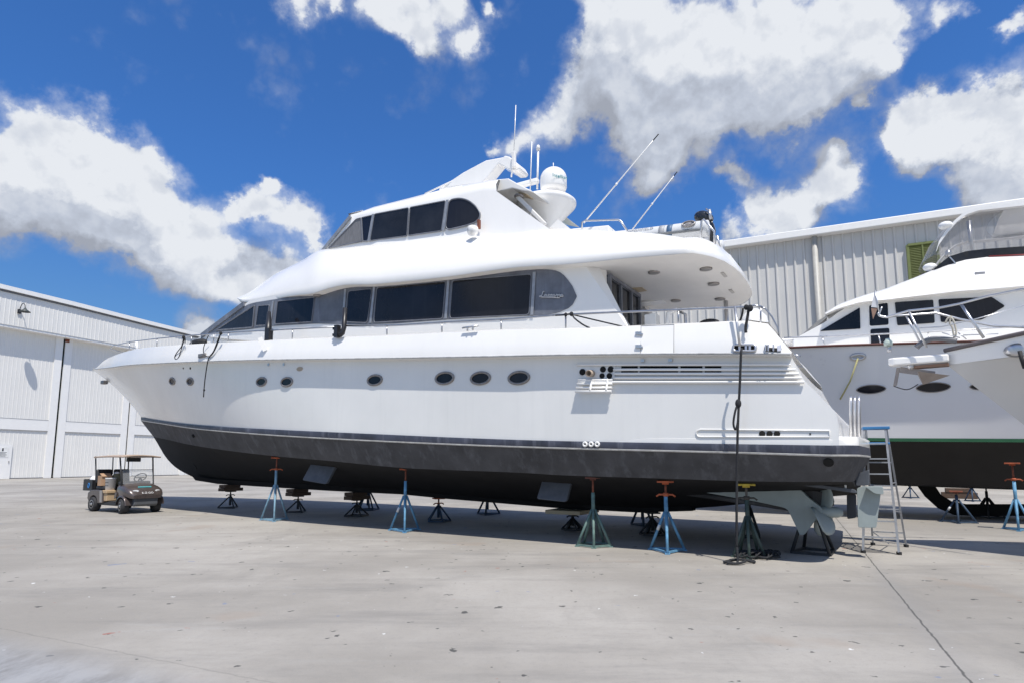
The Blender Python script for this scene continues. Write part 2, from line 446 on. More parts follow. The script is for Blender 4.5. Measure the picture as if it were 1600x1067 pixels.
    v0, v1, v2 = vec(None), vec((.008, -.005, .022)), vec((.02, -.012, .085))
    A0_, A2_ = use(mass, v0), use(mass, v2)
    d0, d1 = use(puff, v0, A0_), use(puff, v1, A0_)
    alpha = m2('MAXIMUM', mr(d0, .34, .92, 0, 1), m2('MULTIPLY', mr(d0, .10, .7, 0, 1), .40))
    near_ = mr(m2('SUBTRACT', d0, d1), -.55, .48, 0, 1)  # fine relief: which side of each puff looks to the sun
    far_ = mr(m2('SUBTRACT', A0_, A2_), -.75, .75, 0, 1) # large relief: sunlit tops, shaded bases
    lit = m2('ADD', m2('MULTIPLY', near_, .34), m2('MULTIPLY', far_, .66))
    ramp = N.new('ShaderNodeValToRGB'); e = ramp.color_ramp.elements
    e[0].position = .2; e[0].color = (*[c*CLOUD/SKY_S for c in (.36,.39,.46)], 1)
    e[1].position = .85; e[1].color = (*[c*CLOUD/SKY_S for c in (.80,.83,.88)], 1)
    k = ramp.color_ramp.elements.new(.52); k.color = (*[c*CLOUD/SKY_S for c in (.53,.58,.68)], 1)
    L.new(lit, ramp.inputs['Fac'])
    tint = N.new('ShaderNodeMix'); tint.data_type = 'RGBA'; tint.blend_type = 'MULTIPLY'; tint.inputs['Factor'].default_value = 1
    sxyz = N.new('ShaderNodeSeparateXYZ'); L.new(tc.outputs['Generated'], sxyz.inputs[0])
    tg = N.new('ShaderNodeMix'); tg.data_type = 'RGBA'; L.new(mr(sxyz.outputs['Z'], .08, .45, 0, 1), tg.inputs['Factor'])
    tg.inputs['A'].default_value = (.44, .66, .86, 1); tg.inputs['B'].default_value = (*SKY_TINT, 1)
    L.new(sky.outputs['Color'], tint.inputs['A']); L.new(tg.outputs['Result'], tint.inputs['B'])
    mx = N.new('ShaderNodeMix'); mx.data_type = 'RGBA'; L.new(alpha, mx.inputs['Factor']); L.new(tint.outputs['Result'], mx.inputs['A']); L.new(ramp.outputs['Color'], mx.inputs['B'])
    L.new(mx.outputs['Result'], bg.inputs['Color'])
build_world()
# ------------------------------------------------------------------ the motor yacht
UB = Vector((-.85336, .52132, 0))
_n = Vector((-UB.y, UB.x, 0))
_C0 = Vector((0, 12.84121, 0)) - _n*2.4
F0 = Frame(_C0, UB)
F1 = Frame(_C0 + UB*F0.st(1360, 697, 2.7).x, UB)         # origin: on the ground below the middle of the stern
yacht = thing('motor_yacht', 'large white motor yacht with black bottom and dark window bands propped up on boat stands', 'yacht', F1.O, F1.rz)
Y = F1.st
SB = Y(145,578,0).x; S2 = Y(220,651,0).x; S3 = Y(240,682,0).x
def b_rail(s):
    w = 2.85 + .1*min(1, max(0, s)/6)
    return w if s < 13 else max(0, w*(1-((s-13)/(SB-13))**2.3))
def b_boot(s): return 2.82 if s < 11 else max(0, 2.82*(1-((s-11)/(S2-11))**2.0)) if s < S2 else 0
def b_chine(s): return 2.52 if s < 10 else max(0, 2.52*(1-((s-10)/(S3-10))**2.2)) if s < S3 else 0
NV = 90
VV = np.linspace(0, 1, NV)**1.0
def line(pts, b, stem=None):
    P = [Y(x, y, b) for x, y in pts]
    if stem is not None: P.append(Y(*stem, 0))
    P.sort(key=lambda p: p.x)
    out = [P[0]]
    for p in P[1:]:
        if p.x > out[-1].x + .02: out.append(p)
    if stem is not None and abs(out[-1].x-P[-1].x) > 1e-6: out[-1] = P[-1]
    return out
def res(P, b=None, v=VV, s0=None, s1=None):
    xs = [p.x for p in P]; s0 = xs[0] if s0 is None else s0; s1 = xs[-1] if s1 is None else s1
    s = s0 + (s1-s0)*v
    z = pch(s, xs, [p.z for p in P])
    t = [max(0, b(q)) for q in s] if b else pch(s, xs, [p.y for p in P])
    t = list(t)
    return [Vector((s[i], t[i], z[i])) for i in range(len(s))]
rail_P = line([(155,577),(175,575),(202,571.5),(245,569),(290,567),(390,564),(490,562.5),(540,562),(800,558),(880,556.5),(1105,555),(1217,555.5),(1236,556)], b_rail, (145,578))
top_P = line([(150,573),(162,562),(175,555.5),(202,547),(252,541),(300,538),(390,533),(490,529),(606,524),(690,520),(800,515),(880,514),(1001,509),(1094,505),(1190,503),(1206,512),(1222,528),(1236,551)], b_rail, (145,577))
boot_P = line([(240,655),(315,664),(440,671),(540,675.5),(860,688),(1140,693),(1340,696)], b_boot, (220,651))
boot2_P = line([(245,659.5),(320,670),(520,684),(860,698),(1140,705),(1340,711)], b_boot, (223,656))
chine_P = line([(260,686),(295,694),(420,711),(520,720),(640,731),(832,739),(860,741),(1035,747),(1210,752),(1332,752)], b_chine, (240,682))
keel_P = [Y(x, y, 0) for x, y in [(246,692),(260,715),(275,730),(292,740),(310,747.5),(345,753),(420,757.5),(522,763.5),(630,768.5),(697,775),(883,790),(1000,796)]]
keel_P = [Y(240,682,0)] + keel_P + [Vector((3.4,0,.62)), Vector((1.8,0,.82)), Vector((.3,0,1.0))]
keel_P.sort(key=lambda p: p.x)
rail, top = res(rail_P, b_rail), res(top_P, b_rail)
boot, boot2, chine = res(boot_P, b_boot, s0=.53), res(boot2_P, b_boot, s0=.53), res(chine_P, b_chine, s0=.53)
keel = res(keel_P, lambda s: 0, s0=.53)
# topsides: from rail down to boot stripe, hollow towards the stem, cut away at the stern
aft_px = [(1236,556),(1255,592),(1290,627),(1307,645),(1311,670),(1311,683)]
AF = sorted([Y(x, y, 2.8) for x, y in aft_px], key=lambda p: p.z)
bootA = res(boot_P, b_boot, s0=AF[0].x)
Cst = Y(189.5, 607.5, 0)
NR = 14; rows = []
for i in range(NR+1):
    w = i/NR; row = []
    for j in range(NV):
        c = bootA[j]; v = VV[j]; a = Vector((rail[j].x, max(0, rail[j].y-.13*min(1, rail[j].y/1.5)), rail[j].z))
        m = (a+c)/2
        dl = Cst - (rail[-1]+bootA[-1])/2
        ctrl = m + dl*(v**8)
        ctrl.y -= .30*max(0, (v-.35)/.65)**1.3*(1-v**10)*(a.y-c.y)*1.0
        p = a*(1-w)**2 + ctrl*2*w*(1-w) + c*w*w
        if v < .25:
            s_af = interp(p.z, [q.z for q in AF], [q.x for q in AF]); s_ln = rail[0].x*(1-w)+bootA[0].x*w
            p.x += (s_af-s_ln)*(1-v/.25)**3
        row.append(p)
    rows.append(row)
hull = MB()
hull.grid(rows); hull.grid([[mir(p) for p in r] for r in rows], flip=True)
tr = []                                                  # transom: bulged across from near to far side
for r in rows:
    p = r[0]; K = 14
    tr.append([Vector((p.x+.05*(1-abs(1-2*k/K)**3), p.y*(1-2*k/K), p.z)) for k in range(K+1)])
hull.grid(tr)
hull_o = hull.build('hull', topside, yacht, autos=40)
hull_o['label'] = 'white topsides with flared bow'
BVH = BVHTree.FromPolygons([Vector(v) for v in hull.v], hull.f)
def onhull(px, py, bvh=None):
    o, d = F1.lray(px, py)
    h = (bvh or BVH).ray_cast(o, d)
    if h[0] is None: return None
    nn = h[1]
    if nn.dot(d) > 0: nn = -nn
    return h[0], nn, h[3]
# bulwark: proud of the topsides, with a cap and an inner face
def out(p, d): return Vector((p.x, p.y+d*min(1, p.y/.4), p.z))
bw = MB()
rlow = [out(p, -.16) + Vector((0,0,.0)) for p in rail]; rl = [out(p, .06) for p in rail]
mid = [out(a.lerp(b, .5), .02) for a, b in zip(rail, top)]
tp = [out(p, -.05) for p in top]; tp2 = [out(p, -.11)+Vector((0,0,.03)) for p in top]; tin = [Vector((p.x, max(0, p.y-.20), p.z+.02)) for p in top]
inn = [Vector((p.x, max(0, p.y-.20), min(q.z+.02, r.z+.12))) for p, q, r in zip(top, top, rail)]
rw = [rlow, rl, [p+Vector((0,0,.05)) for p in rl], mid, tp, tp2, tin, inn]
bw.grid(rw); bw.grid([[mir(p) for p in r] for r in rw], flip=True)
ia = [j for j in range(NV) if top[j].x < Y(1192,503,b_rail).x + .3]
ac = [[Vector((p.x+.03*(1-abs(1-2*k/12)**3), p.y*(1-2*k/12), p.z+.02)) for k in range(13)] for p in [tp2[j] for j in ia]]
bw.grid(ac)
bulwark = bw.build('bulwark', white, yacht, autos=35)
dk = MB()
dj = [j for j in range(NV) if top[j].x > 1.5]
dk.grid([[Vector((rail[j].x, (top[j].y-.15)*(1-2*k/6), rail[j].z+.13)) for k in range(7)] for j in dj], False)
dk.build('deck', ceilw, yacht)
rr = MB(); rr.tube([out(p, .065)+Vector((0,0,.02)) for p in rail[:-1]], .018, 6); rr.tube([mir(out(p, .065)+Vector((0,0,.02))) for p in rail[:-1]], .018, 6)
rr.build('rub_rail', mat('rub_rail_grey', (.45,.45,.45), .5, var=.3, vscale=6), yacht)

def wrap(P, sm=-.1, r=.38, n=8):                         # carry a longitudinal line round the stern to the centre line
    p = P[0]; o = []
    for k in range(1, n+1):
        a = math.pi/2*k/n; o.append(Vector((p.x-r*math.sin(a), p.y-r+r*math.cos(a), p.z)))
    q = o[-1]
    o.append(Vector((q.x+(sm)*.6, q.y*.5, p.z))); o.append(Vector((q.x+sm, 0, p.z)))
    return o[::-1] + P
bs = MB()
def strip(mb, lines, mat=0):
    mb.grid(lines, mat=mat); mb.grid([[mir(p) for p in l] for l in lines], flip=True, mat=mat)
B0, B1 = wrap(boot), wrap(boot2)
strip(bs, [[out(p, -.01) for p in B0], [out(p, .035) for p in B0], [out(p, .045)+Vector((0,0,-.05)) for p in B0], [out(p, .03) for p in B1], [out(p, -.01) for p in B1]])
bs.build('boot_stripe', bootm, yacht, autos=40)
ws = MB()
strip(ws, [[out(p, .03) for p in B1], [out(p, .034)+Vector((0,0,-.03)) for p in B1], [out(p, -.02)+Vector((0,0,-.032)) for p in B1]])
ws.build('waterline_stripe', waterl, yacht)
# swim platform: white ledge round the stern above the boot stripe
plat = [p for p in boot if p.x < 4.2]
plt = []
for p in plat:
    k = min(1, max(0, (4.2-p.x)/.9)); zt = p.z + .135*k
    plt.append((p, Vector((p.x, p.y-.0, zt-.05*k)), Vector((p.x, p.y-.05, zt)), Vector((p.x, p.y-.35, zt+.01*k))))
sp_ = MB(); rows_ = [wrap([q[i] for q in plt]) for i in range(4)]
strip(sp_, rows_ + [[Vector((p.x, 0, p.z)) for p in rows_[3]]])
sp_.build('swim_platform', white, yacht, autos=40)
# bottom
bt = MB()
C1, K1 = wrap(chine, sm=0, r=.25), [Vector((.53-.25, 0, 1.0))]*10 + keel
Bb = [out(p, .0)+Vector((0,0,-.03)) for p in B1]
def bl(A, B, w): return [a.lerp(b, w) for a, b in zip(A, B)]
strip(bt, [Bb, bl(Bb, C1, .5), C1])
C2 = [out(p, -.05)+Vector((0,0,-.012)) for p in C1]
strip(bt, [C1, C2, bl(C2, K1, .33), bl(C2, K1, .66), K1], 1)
antib = mat('antifouling_shaded', (.021,.021,.023), .8, var=.3, vscale=2, spec=.2)  # darker copy of the antifouling, with the shade below the chine in its colour
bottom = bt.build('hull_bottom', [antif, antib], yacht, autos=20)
BVB = BVHTree.FromPolygons([Vector(v) for v in bt.v], bt.f)
kl = MB()                                                # shallow keel
kp = [p for p in keel_P if 3.3 < p.x < 22]
kl.grid([[Vector((p.x, a, p.z-b)) for p in kp] for a, b in ((.26,-.12),(.12,.05),(-.12,.05),(-.26,-.12))], False)
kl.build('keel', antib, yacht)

def disc(mb, P, nrm, rx, ry, h, dish=0, n=24, mat=0):     # oval plate on a surface
    up = Vector((0,0,1)); x = up.cross(nrm).normalized(); y = nrm.cross(x)
    r1 = [P + x*rx*math.cos(2*math.pi*k/n) + y*ry*math.sin(2*math.pi*k/n) for k in range(n)]
    vs = [p - nrm*.03 for p in r1] + [p + nrm*h for p in r1] + [P + nrm*(h-dish)]
    fs = [(k, (k+1) % n, n+(k+1) % n, n+k) for k in range(n)] + [(n+k, n+(k+1) % n, 2*n) for k in range(n)]
    mb.add(vs, fs, False, mat)
def ring(mb, P, nrm, rx, ry, r, h=0, n=28, mat=0):
    up = Vector((0,0,1)); x = up.cross(nrm).normalized(); y = nrm.cross(x)
    mb.tube([P + nrm*h + x*rx*math.cos(2*math.pi*k/n) + y*ry*math.sin(2*math.pi*k/n) for k in range(n)], r, 6, True, mat)
rimm = mat('porthole_rim', (.30,.28,.27), .45, metal=.6, var=.3, vscale=20)
for px, py, rx in [(269.5,595,7.6),(297.5,595.5,8),(409,596,10),(448.5,596.5,11),(586,593.5,13),(695,590.5,15.5),(751,590.5,16),(811,590,16.5)]:
    P, nn, k = onhull(px, py); q = k/FPX
    ca = max(.55, abs(nn.y))
    rx_, ry_ = rx*q/.9, rx*.56*q*1.02
    w = MB(); ring(w, P, nn, rx_, ry_, .028, .012)
    pw = w.build('porthole', rimm, yacht)
    gm_ = MB(); disc(gm_, P, nn, rx_*.97, ry_*.97, .008)
    gm_.build('pane', glass, pw)
# small hull fittings
def nub(name, px, py, r, m, h=.03, bvh=None, rx=1):
    hit = onhull(px, py, bvh)
    if hit is None: return
    P, nn, k = hit; w = MB(); q = k/FPX
    disc(w, P, nn, r*q*rx, r*q, h); return w.build(name, m, yacht)
darkh = mat('dark_opening', (.008,.008,.008), .9, var=.2)
for px, py, r in [(286.5,575,1.2),(297.5,575,1.6)]: nub('vent_hole', px, py, r, darkh, .01)
for px, py in [(420,569.5),(444,569)]: nub('through_hull', px, py, 2.2, steel, .02)
nub('drain_plate', 468.5, 576, 3.2, mat('stained_plate', (.40,.34,.27), .6), .015, rx=2)
for px in (914.5, 924, 933.5):
    P = Y(px, 693.5, lambda s: b_boot(s)+.04); nn = Vector((0,1,0)); w = MB(); ring(w, P, nn, .036, .036, .02, .01)
    o_ = w.build('drain_fitting', white, yacht); w = MB(); disc(w, P, nn, .03, .03, .005); w.build('hole', darkh, o_)
nub('bow_thruster', 300, 726, 9, darkh, .004, BVB, 1.1)
nub('through_hull', 303, 680, 2.4, darkh, .05, BVB)
nub('exhaust_outlet', 1294.5, 721, 6.5, darkh, .03, BVB)
# stern recess with three holes
P = [onhull(x, y) for x, y in [(1089,676),(1092,670.5),(1311,671),(1220,683),(1092,682)]]
def hp(px, py, o=.004):
    h = onhull(px, py)
    return None if h is None else h[0]+h[1]*o
rc = [hp(*q) for q in [(1088,676.5),(1090,672),(1095,670.5),(1180,671.3),(1296,672.5),(1296,682),(1180,682),(1095,682),(1090,681)]]
if all(rc):
    w = MB(); w.tube(rc, .016, 6, True); w.build('recess_moulding', topside, yacht)
for px in (1191, 1202.5, 1214): nub('exhaust_port', px, 677.3, 4.3, darkh, .012)
nub('exhaust_port', 1266, 677.5, 1.2, darkh, .012)
# louvred engine air vents
def hpt(px, py, o): 
    h = onhull(px, py); return h[0]+h[1]*o
ys_ = [(570.2,902,1236),(577.5,960,1244),(584,960,1249),(590.5,960,1253),(597,905,1257)]
for y0, xa, xb in ys_:
    w = MB(); pts = []
    for i in range(25):
        x = xa+(xb-xa)*i/24; h = onhull(x, y0)
        if h: pts.append(h[0]+Vector((0, .045, 0)))
    w.tube(pts, .024 if y0 > 571 else .018, 8); w.build('louvre_rib', white, yacht)
for (xa, xb) in [(971,996.5),(1000,1059.5),(1063.5,1097.5),(1101.5,1127)]:
    for y0 in (573.8, 580.8):
        w = MB(); a = [hpt(x, y0+dy, .012) for x, dy in ((xa,-2.0),(xb,-2.0),(xb,2.0),(xa,2.0))]
        w.prism(a, (0,-.03,0)); w.build('vent_slot', darkh, yacht)
# generator outlet panel with pipes and its hanging grille
pp = [hpt(x, y, .02) for x, y in ((893,569.5),(962,570.5),(962,592),(918,593))]
w = MB(); w.prism(pp, (0,-.06,0)); pn = w.build('outlet_panel', topside, yacht)
for x, y, r, m_ in [(911,581,5,rimm),(943,577,4.6,rimm),(955,577,4.8,rimm),(941.5,587,4,rimm),(953,587,4.4,rimm)]:
    P, nn, k = onhull(x, y); q = k/FPX; w = MB(); disc(w, P+nn*.025, nn, r*q, r*q, .012); w.build('port', darkh, pn)
P, nn, k = onhull(925.5, 583); q = k/FPX
w = MB(); w.lathe([(5.2*q,.0),(5.2*q,.17),(4.2*q,.17),(4.2*q,.02),(.001,.02)], P+nn*.02, nn+Vector((0,0,-.15)), 20); w.build('exhaust_pipe', mat('stained_pipe', (.45,.36,.28), .6, var=.4, vscale=9), pn)
w = MB()
for i in range(4):
    y0 = 594+i*6; a = hpt(905+i*-.8, y0, .0)+Vector((0,.05+.02*i,0)); b = hpt(959, y0-.3, 0)+Vector((0,.05+.02*i,0)); w.tube([a, b], .022, 8)
for x in (926, 951):
    w.tube([hpt(x, 592+i*3.2, 0)+Vector((0,.05+.011*i,0)) for i in range(7)], .022, 6)
w.build('hanging_grille', white, yacht)['label'] = 'white louvre section hanging loose below the outlets'
# bulwark door, fairlead and corner vents (on the bulwark's outer face)
BVW = BVHTree.FromPolygons([Vector(v) for v in bw.v], bw.f)
def bwp(px, py, o=.0):
    h = onhull(px, py, BVW); return h[0]+Vector((0, o, 0)) if h else Y(px, py, b_rail)+Vector((0, .06+o, 0))
dr = [bwp(x, y, .012) for x, y in ((1002,509.5),(1053.5,507.5),(1053,552),(1001.5,553))]
w = MB(); w.prism(dr, (0,-.03,0)); door = w.build('bulwark_door', white, yacht)
w = MB(); w.tube([p+Vector((0,.0,0)) for p in dr], .007, 5, True); w.build('door_gap', mat('shadow_gap', (.25,.25,.25), .8), door)
for y in (521, 541):
    w = MB()
    for dx in (-4, 1): w.box(bwp(1000+dx, y, .02), (.055,.04,.05)); 
    w.bar(bwp(996, y+1.5, .02), bwp(1005, y+1.5, .02), .03); w.build('hinge', steel, door)
for x, y in ((1005,563.5),(1048,563)):
    h = onhull(x, y)
    if h: w = MB(); w.box(h[0]+h[1]*.02, (.07,.05,.05)); w.build('hinge', steel, door)
fl = roundpoly([bwp(x, y, .02) for x, y in ((1146,539),(1181,539),(1181,548.5),(1146,548.5))], .12, 6)
w = MB(); w.tube(fl, .022, 8, True); fair = w.build('fairlead', steel, yacht)
w = MB(); w.prism([p+Vector((0,-.012,0)) for p in fl], (0,-.02,0)); w.build('opening', darkh, fair)
w = MB()
for x in (1156, 1166, 1172): w.bar(bwp(x, 539.5, .012), bwp(x, 548, .012), .035)
w.build('roller', steel, fair)
ve = roundpoly([bwp(x, y, .012) for x, y in ((1194.5,539),(1222,539.5),(1221,549.5),(1194.5,548.5))], .06, 5)
w = MB(); w.prism(ve, (0,-.03,0)); cv = w.build('corner_vent', darkh, yacht)
w = MB()
for x in (1197, 1201, 1209, 1218): w.bar(bwp(x, 539.5, .02), bwp(x, 549, .02), .06, .02)
w.build('louvre', steel, cv)
cl = bwp(317, 555.5, .02); w = MB(); w.box(cl, (.34,.06,.12)); w.box(cl+Vector((0,.04,0)), (.2,.05,.06)); w.build('hawse_fitting', rimm, yacht)
# stabiliser fins
for qs, t in (([(481,719),(518,727),(509,756),(472,749.5)], 2.15), ([(843,744),(889,748),(884.5,784),(838,779)], 2.1)):
    pts = [Y(x, y, t) for x, y in qs]
    d = Vector((0, -.09, 0)); c = sum(pts, Vector())/4
    top2 = [p + Vector((0, -.35 if i < 2 else 0, .30 if i < 2 else 0)) for i, p in enumerate(pts)]
    w = MB(); w.prism(roundpoly(top2, .06, 3), d); w.build('stabiliser_fin', finm, yacht, bevel=.02)
# ------------------------------------------------------------------ yacht superstructure
def t_sal(s): return 2.0 if s < 15 else 2.0-(s-15)*.105
def t_brow(s): return 2.3 if s < 13 else 2.3-(s-13)*.15
def xs_line(pts, x):
    pts = sorted(pts); return interp(x, [p[0] for p in pts], [p[1] for p in pts])
def wall_strip(topl, botl, tf, off=0, n=50, tf2=None):
    xa, xb = max(min(p[0] for p in topl), min(p[0] for p in botl)), min(max(p[0] for p in topl), max(p[0] for p in botl))
    A, B = [], []
    for i in range(n):
        x = xa+(xb-xa)*i/(n-1)
        A.append(Y(x, xs_line(topl, x), tf)+Vector((0,off,0))); B.append(Y(x, xs_line(botl, x), tf2 or tf)+Vector((0,off,0)))
    return A, B
def cols(pairs, tfs, n=8):                               # pairs: list of columns of pixels -> rows of points, refined between columns
    R = len(pairs[0]); rows = []
    for r in range(R):
        row = []
        for c in range(len(pairs)-1):
            for k in range(n):
                w = k/n; x = pairs[c][r][0]*(1-w)+pairs[c+1][r][0]*w; y = pairs[c][r][1]*(1-w)+pairs[c+1][r][1]*w
                row.append(Y(x, y, tfs[r]))
        row.append(Y(*pairs[-1][r], tfs[r])); rows.append(row)
    return rows
def both(mb, rows, mat=0, smooth=True):
    mb.grid(rows, smooth, mat); mb.grid([[mir(p) for p in r] for r in rows], smooth, mat, flip=True)
def arc(p, bul, n=10, pw=2):                             # across from near to far side, bulging forward
    return [Vector((p.x+bul*(1-abs(1-2*k/n)**pw), p.y*(1-2*k/n), p.z)) for k in range(n+1)]

# saloon
brow = [(373.5,471),(390,472.5),(459,462),(492,457.5),(510,451.5),(528,447),(585,444),(702,432),(800,418.5),(890,412.5),(988,402.6),(1070,396)]
sal = cols([((391,474),(316,525)),((420,470),(360,530)),((459,462),(430,535)),((510,452),(500,535)),((585,444),(590,535)),((702,432),(702,528)),((800,418.5),(800,524)),((905,409),(988,522))], (t_sal, t_sal), 8)
sal[0] = [p+Vector((0,0,.10)) for p in sal[0]]
w = MB(); both(w, sal)
aft = [r[0 if r[0].x < r[-1].x else -1] for r in sal]
w.grid([[p, Vector((p.x+.02, p.y-.42, p.z))] for p in aft], False); w.grid([[mir(p), mir(Vector((p.x+.02, p.y-.42, p.z)))] for p in aft], False)
saloon = w.build('saloon', white, yacht, autos=40)
# windscreen
fr = [r[-1 if r[0].x < r[-1].x else 0] for r in sal]
w = MB(); w.grid([arc(p, .5) for p in [fr[0].lerp(fr[1], k/6) for k in range(7)]]); w.build('windscreen', glass, yacht)
w = MB(); w.bar(fr[1]+Vector((.02,.02,0)), fr[0].lerp(fr[1],.10)+Vector((.02,.02,0)), .16, .05, up=(0,1,0)); w.build('windscreen_frame', surround, yacht)
# coach roof ahead of the windscreen
w = MB(); tcr = lambda s: max(.3, 1.55-(max(0, s-19.5))*.13)
cr = cols([((296,535),(294,548)),((318,524),(316,548)),((400,513),(400,548)),((455,508),(455,548))], (tcr, tcr), 6)
both(w, cr); w.grid([[p, Vector((p.x, 0, p.z+.06)), mir(p)] for p in cr[0]])
w.build('coach_roof', white, yacht, autos=40)
dk2 = MB(); h_ = Y(313, 537, 1.5); dk2.ball(h_, .5, sc=(1.0,.5,.33)); dk2.build('deck_hatch', black, yacht)
# grey surround band and panes
bt_ = [(322,520.5),(345,505),(388,476),(400,473),(450,465),(495,459),(510,453.5),(528,449),(585,446),(702,435),(800,424),(845,421.5),(857,421.7),(866,422.8),(873,424.5),(880,429),(886,435.5),(893,445),(899.5,455),(901.5,463)]
bb_ = [(322,522),(345,519),(390,515),(430,509.5),(495,506),(540,507.5),(576,507.3),(618,506),(702,499.5),(791,495),(845,493.5),(857,492.5),(873,489),(890,481.5),(898,474),(901.5,464.5)]
A, B = wall_strip(bt_, bb_, t_sal, .012, 90)
w = MB(); both(w, [A, B]); band = w.build('window_surround', surround, yacht, fix=True)
def panel(name, px, tf, m, parent, off=.02, thick=.012, r=.06, frame=None, fm=alu, mirror=True):
    base = roundpoly([Y(x, y, tf)+Vector((0,off,0)) for x, y in px], r, 4)
    w = MB(); w.prism(base, (0,-thick,0)); o = w.build(name, m, parent)
    if frame:
        w = MB(); w.tube([p+Vector((0,.0,0)) for p in base], frame, 6, True); w.build('frame', fm, o)
    if mirror:
        w = MB(); w.prism([mir(p) for p in base], (0,thick,0)); o2 = w.build(name, m, parent)
    return o
P_ = yacht
panel('window', [(339,516.5),(399,478),(396,512)], t_sal, glass, P_, .035, r=.03, frame=.02, fm=surround)
panel('window', [(405,478.5),(422,477),(417.5,508.5),(400.5,509.5)], t_sal, glass, P_, .028, r=.04, frame=.014, fm=surround)
panel('window', [(435,471.5),(492.5,465),(488,503.5),(430.5,507)], t_sal, glass, P_, .026, r=.06, frame=.014, fm=surround)
panel('window', [(545,455.5),(582.5,451.5),(575,505),(541,503.5)], t_sal, glass, P_, .024, r=.10, frame=.014, fm=surround)
panel('window', [(590,450),(697.5,440),(692.5,498.5),(585,504.5)], t_sal, glass, P_, .024, r=.08, frame=.014, fm=surround)
panel('window', [(708,439),(831.5,429),(827.5,492.5),(703.5,498)], t_sal, glass, P_, .024, r=.08, frame=.014, fm=surround)
panel('grey_panel', [(499,462),(512,455.5),(540,452),(536,500),(500,503)], t_sal, mat('panel_grey', (.13,.14,.165), .4, var=.35, vscale=2, streak=.7, streak_col=(.27,.29,.33)), P_, .020, r=.05)
for a, b in (((702,436),(697.5,498.7)), ((586,448),(580,505)), ((836,426),(832,493)), ((428,471),(423,509)), ((541,452),(537,502))):
    w = MB(); w.bar(Y(*a, t_sal)+Vector((0,.03,0)), Y(*b, t_sal)+Vector((0,.03,0)), .075, .012, up=(0,1,0)); w.build('mullion', alu, yacht)
# chrome script on the grey end panel
def logo(strokes, x0, y0, sc, tf, off, r, m, parent, name='lettering', slant=.25):
    w = MB()
    for s in strokes:
        pts = [Y(x0+(x+(y*slant))*sc, y0-y*sc, tf)+Vector((0,off,0)) for x, y in s]
        w.tube(pts, r, 5)
    return w.build(name, m, parent)
def sm(pts, n=6):
    o = []
    for i in range(len(pts)-1):
        p0, p1, p2, p3 = pts[max(0,i-1)], pts[i], pts[i+1], pts[min(len(pts)-1,i+2)]
        for k in range(n):
            t = k/n
            o.append(tuple(.5*((2*b)+(c-a)*t+(2*a-5*b+4*c-d)*t*t+(-a+3*b-3*c+d)*t**3) for a, b, c, d in zip(p0, p1, p2, p3)))
    return o+[pts[-1]]
def la(x): return sm([(x+3,3.6),(x+1.2,4),(x,2),(x+1,.2),(x+3,2),(x+3.4,4),(x+3.2,1),(x+4.4,.2),(x+5.4,1.6)])
def lz(x): return sm([(x,3.4),(x+1.5,4),(x+3.4,3.6),(x,.3),(x+2,.6),(x+3.6,0),(x+4.4,1)])
def lr(x): return sm([(x,1),(x+1,3.8),(x+1.4,4.4),(x+1.6,3.4),(x+3,3.6),(x+3,1),(x+3.8,.2),(x+4.6,1.2)])
Ls = [sm([(5,8.6),(3.6,9.6),(2.6,8),(2.4,4),(1.6,.8),(-.6,-.2),(-2,.8),(-.6,1.8),(2,.6),(5,-.4),(7,.8)]), la(7.2), lz(12.8), lz(17.2), la(21.8), lr(27.4), lr(31.8), la(36.2), [(1,-2.2),(20,-1.4),(36,-2)]]
logo(Ls, 845.5, 464.5, .86, t_sal, .035, .011, steel, yacht, 'script_lettering')

# boat deck shell with its brow
def line_px(pts, tf): return [Y(x, y, tf) for x, y in pts]
bl_ = line_px(brow, t_brow)
tpx = [(374,469.5),(390,458),(435,426),(470,408.5),(498,392),(520,389.5),(570,384),(640,377.5),(696,372),(800,366),(856,358.5),(886,358),(950,361.6),(1021,365),(1068,371.5)]
def t_top(s): return 1.72 if s < 12.5 else 1.72-(s-12.5)*.16
tl_ = line_px(tpx, t_top)
NS = 70
def resx(P, n=NS):                                       # resample a polyline by s
    P = sorted(P, key=lambda p: p.x); xs = [p.x for p in P]; v = np.linspace(0, 1, n); s = xs[0]+(xs[-1]-xs[0])*v
    return [Vector((a, b, c)) for a, b, c in zip(s, np.interp(s, xs, [p.y for p in P]), pch(s, xs, [p.z for p in P]))]
bl_, tl_ = resx(bl_), resx(tl_)
zc_ = bl_[0].z
def awrap(P, pts, dz=lambda i: 0):                       # extra points at the aft end round to the centre line
    return [Vector((s, t, P[0].z+dz(i))) for i, (s, t) in enumerate(pts)][::-1] + P
s0 = bl_[0].x
crn = [(s0-.13,2.24),(s0-.26,2.07),(s0-.40,1.82),(s0-.53,1.45),(s0-.61,.95),(s0-.64,.5),(s0-.65,0)]
brow_l = awrap(bl_, crn)
st0 = tl_[0].x
st0 = min(st0, s0+.25); tcr_ = [(st0-.12,1.68),(st0-.25,1.58),(st0-.36,1.38),(st0-.46,1.05),(st0-.52,.65),(st0-.55,.3),(st0-.55,0)]
top_l = awrap(tl_, tcr_)
def sect(a, b, w, bulge):
    c = Vector((b.x*.3+a.x*.7, a.y*.96+b.y*.04, a.z*.45+b.z*.55))
    c = a.lerp(b, .5).lerp(c, bulge)
    return a*(1-w)**2 + c*2*w*(1-w) + b*w*w
lip = [p+Vector((0,0,.07)) for p in brow_l]
rows = [[Vector((p.x, p.y-.32 if p.y > .4 else p.y*.3, p.z+.015)) for p in brow_l], [Vector((p.x,p.y*.99,p.z)) for p in brow_l], lip]
for k in range(1, 11): rows.append([sect(a, b, k/10, .75) for a, b in zip(lip, top_l)])
sh = MB(); both(sh, rows[1:])
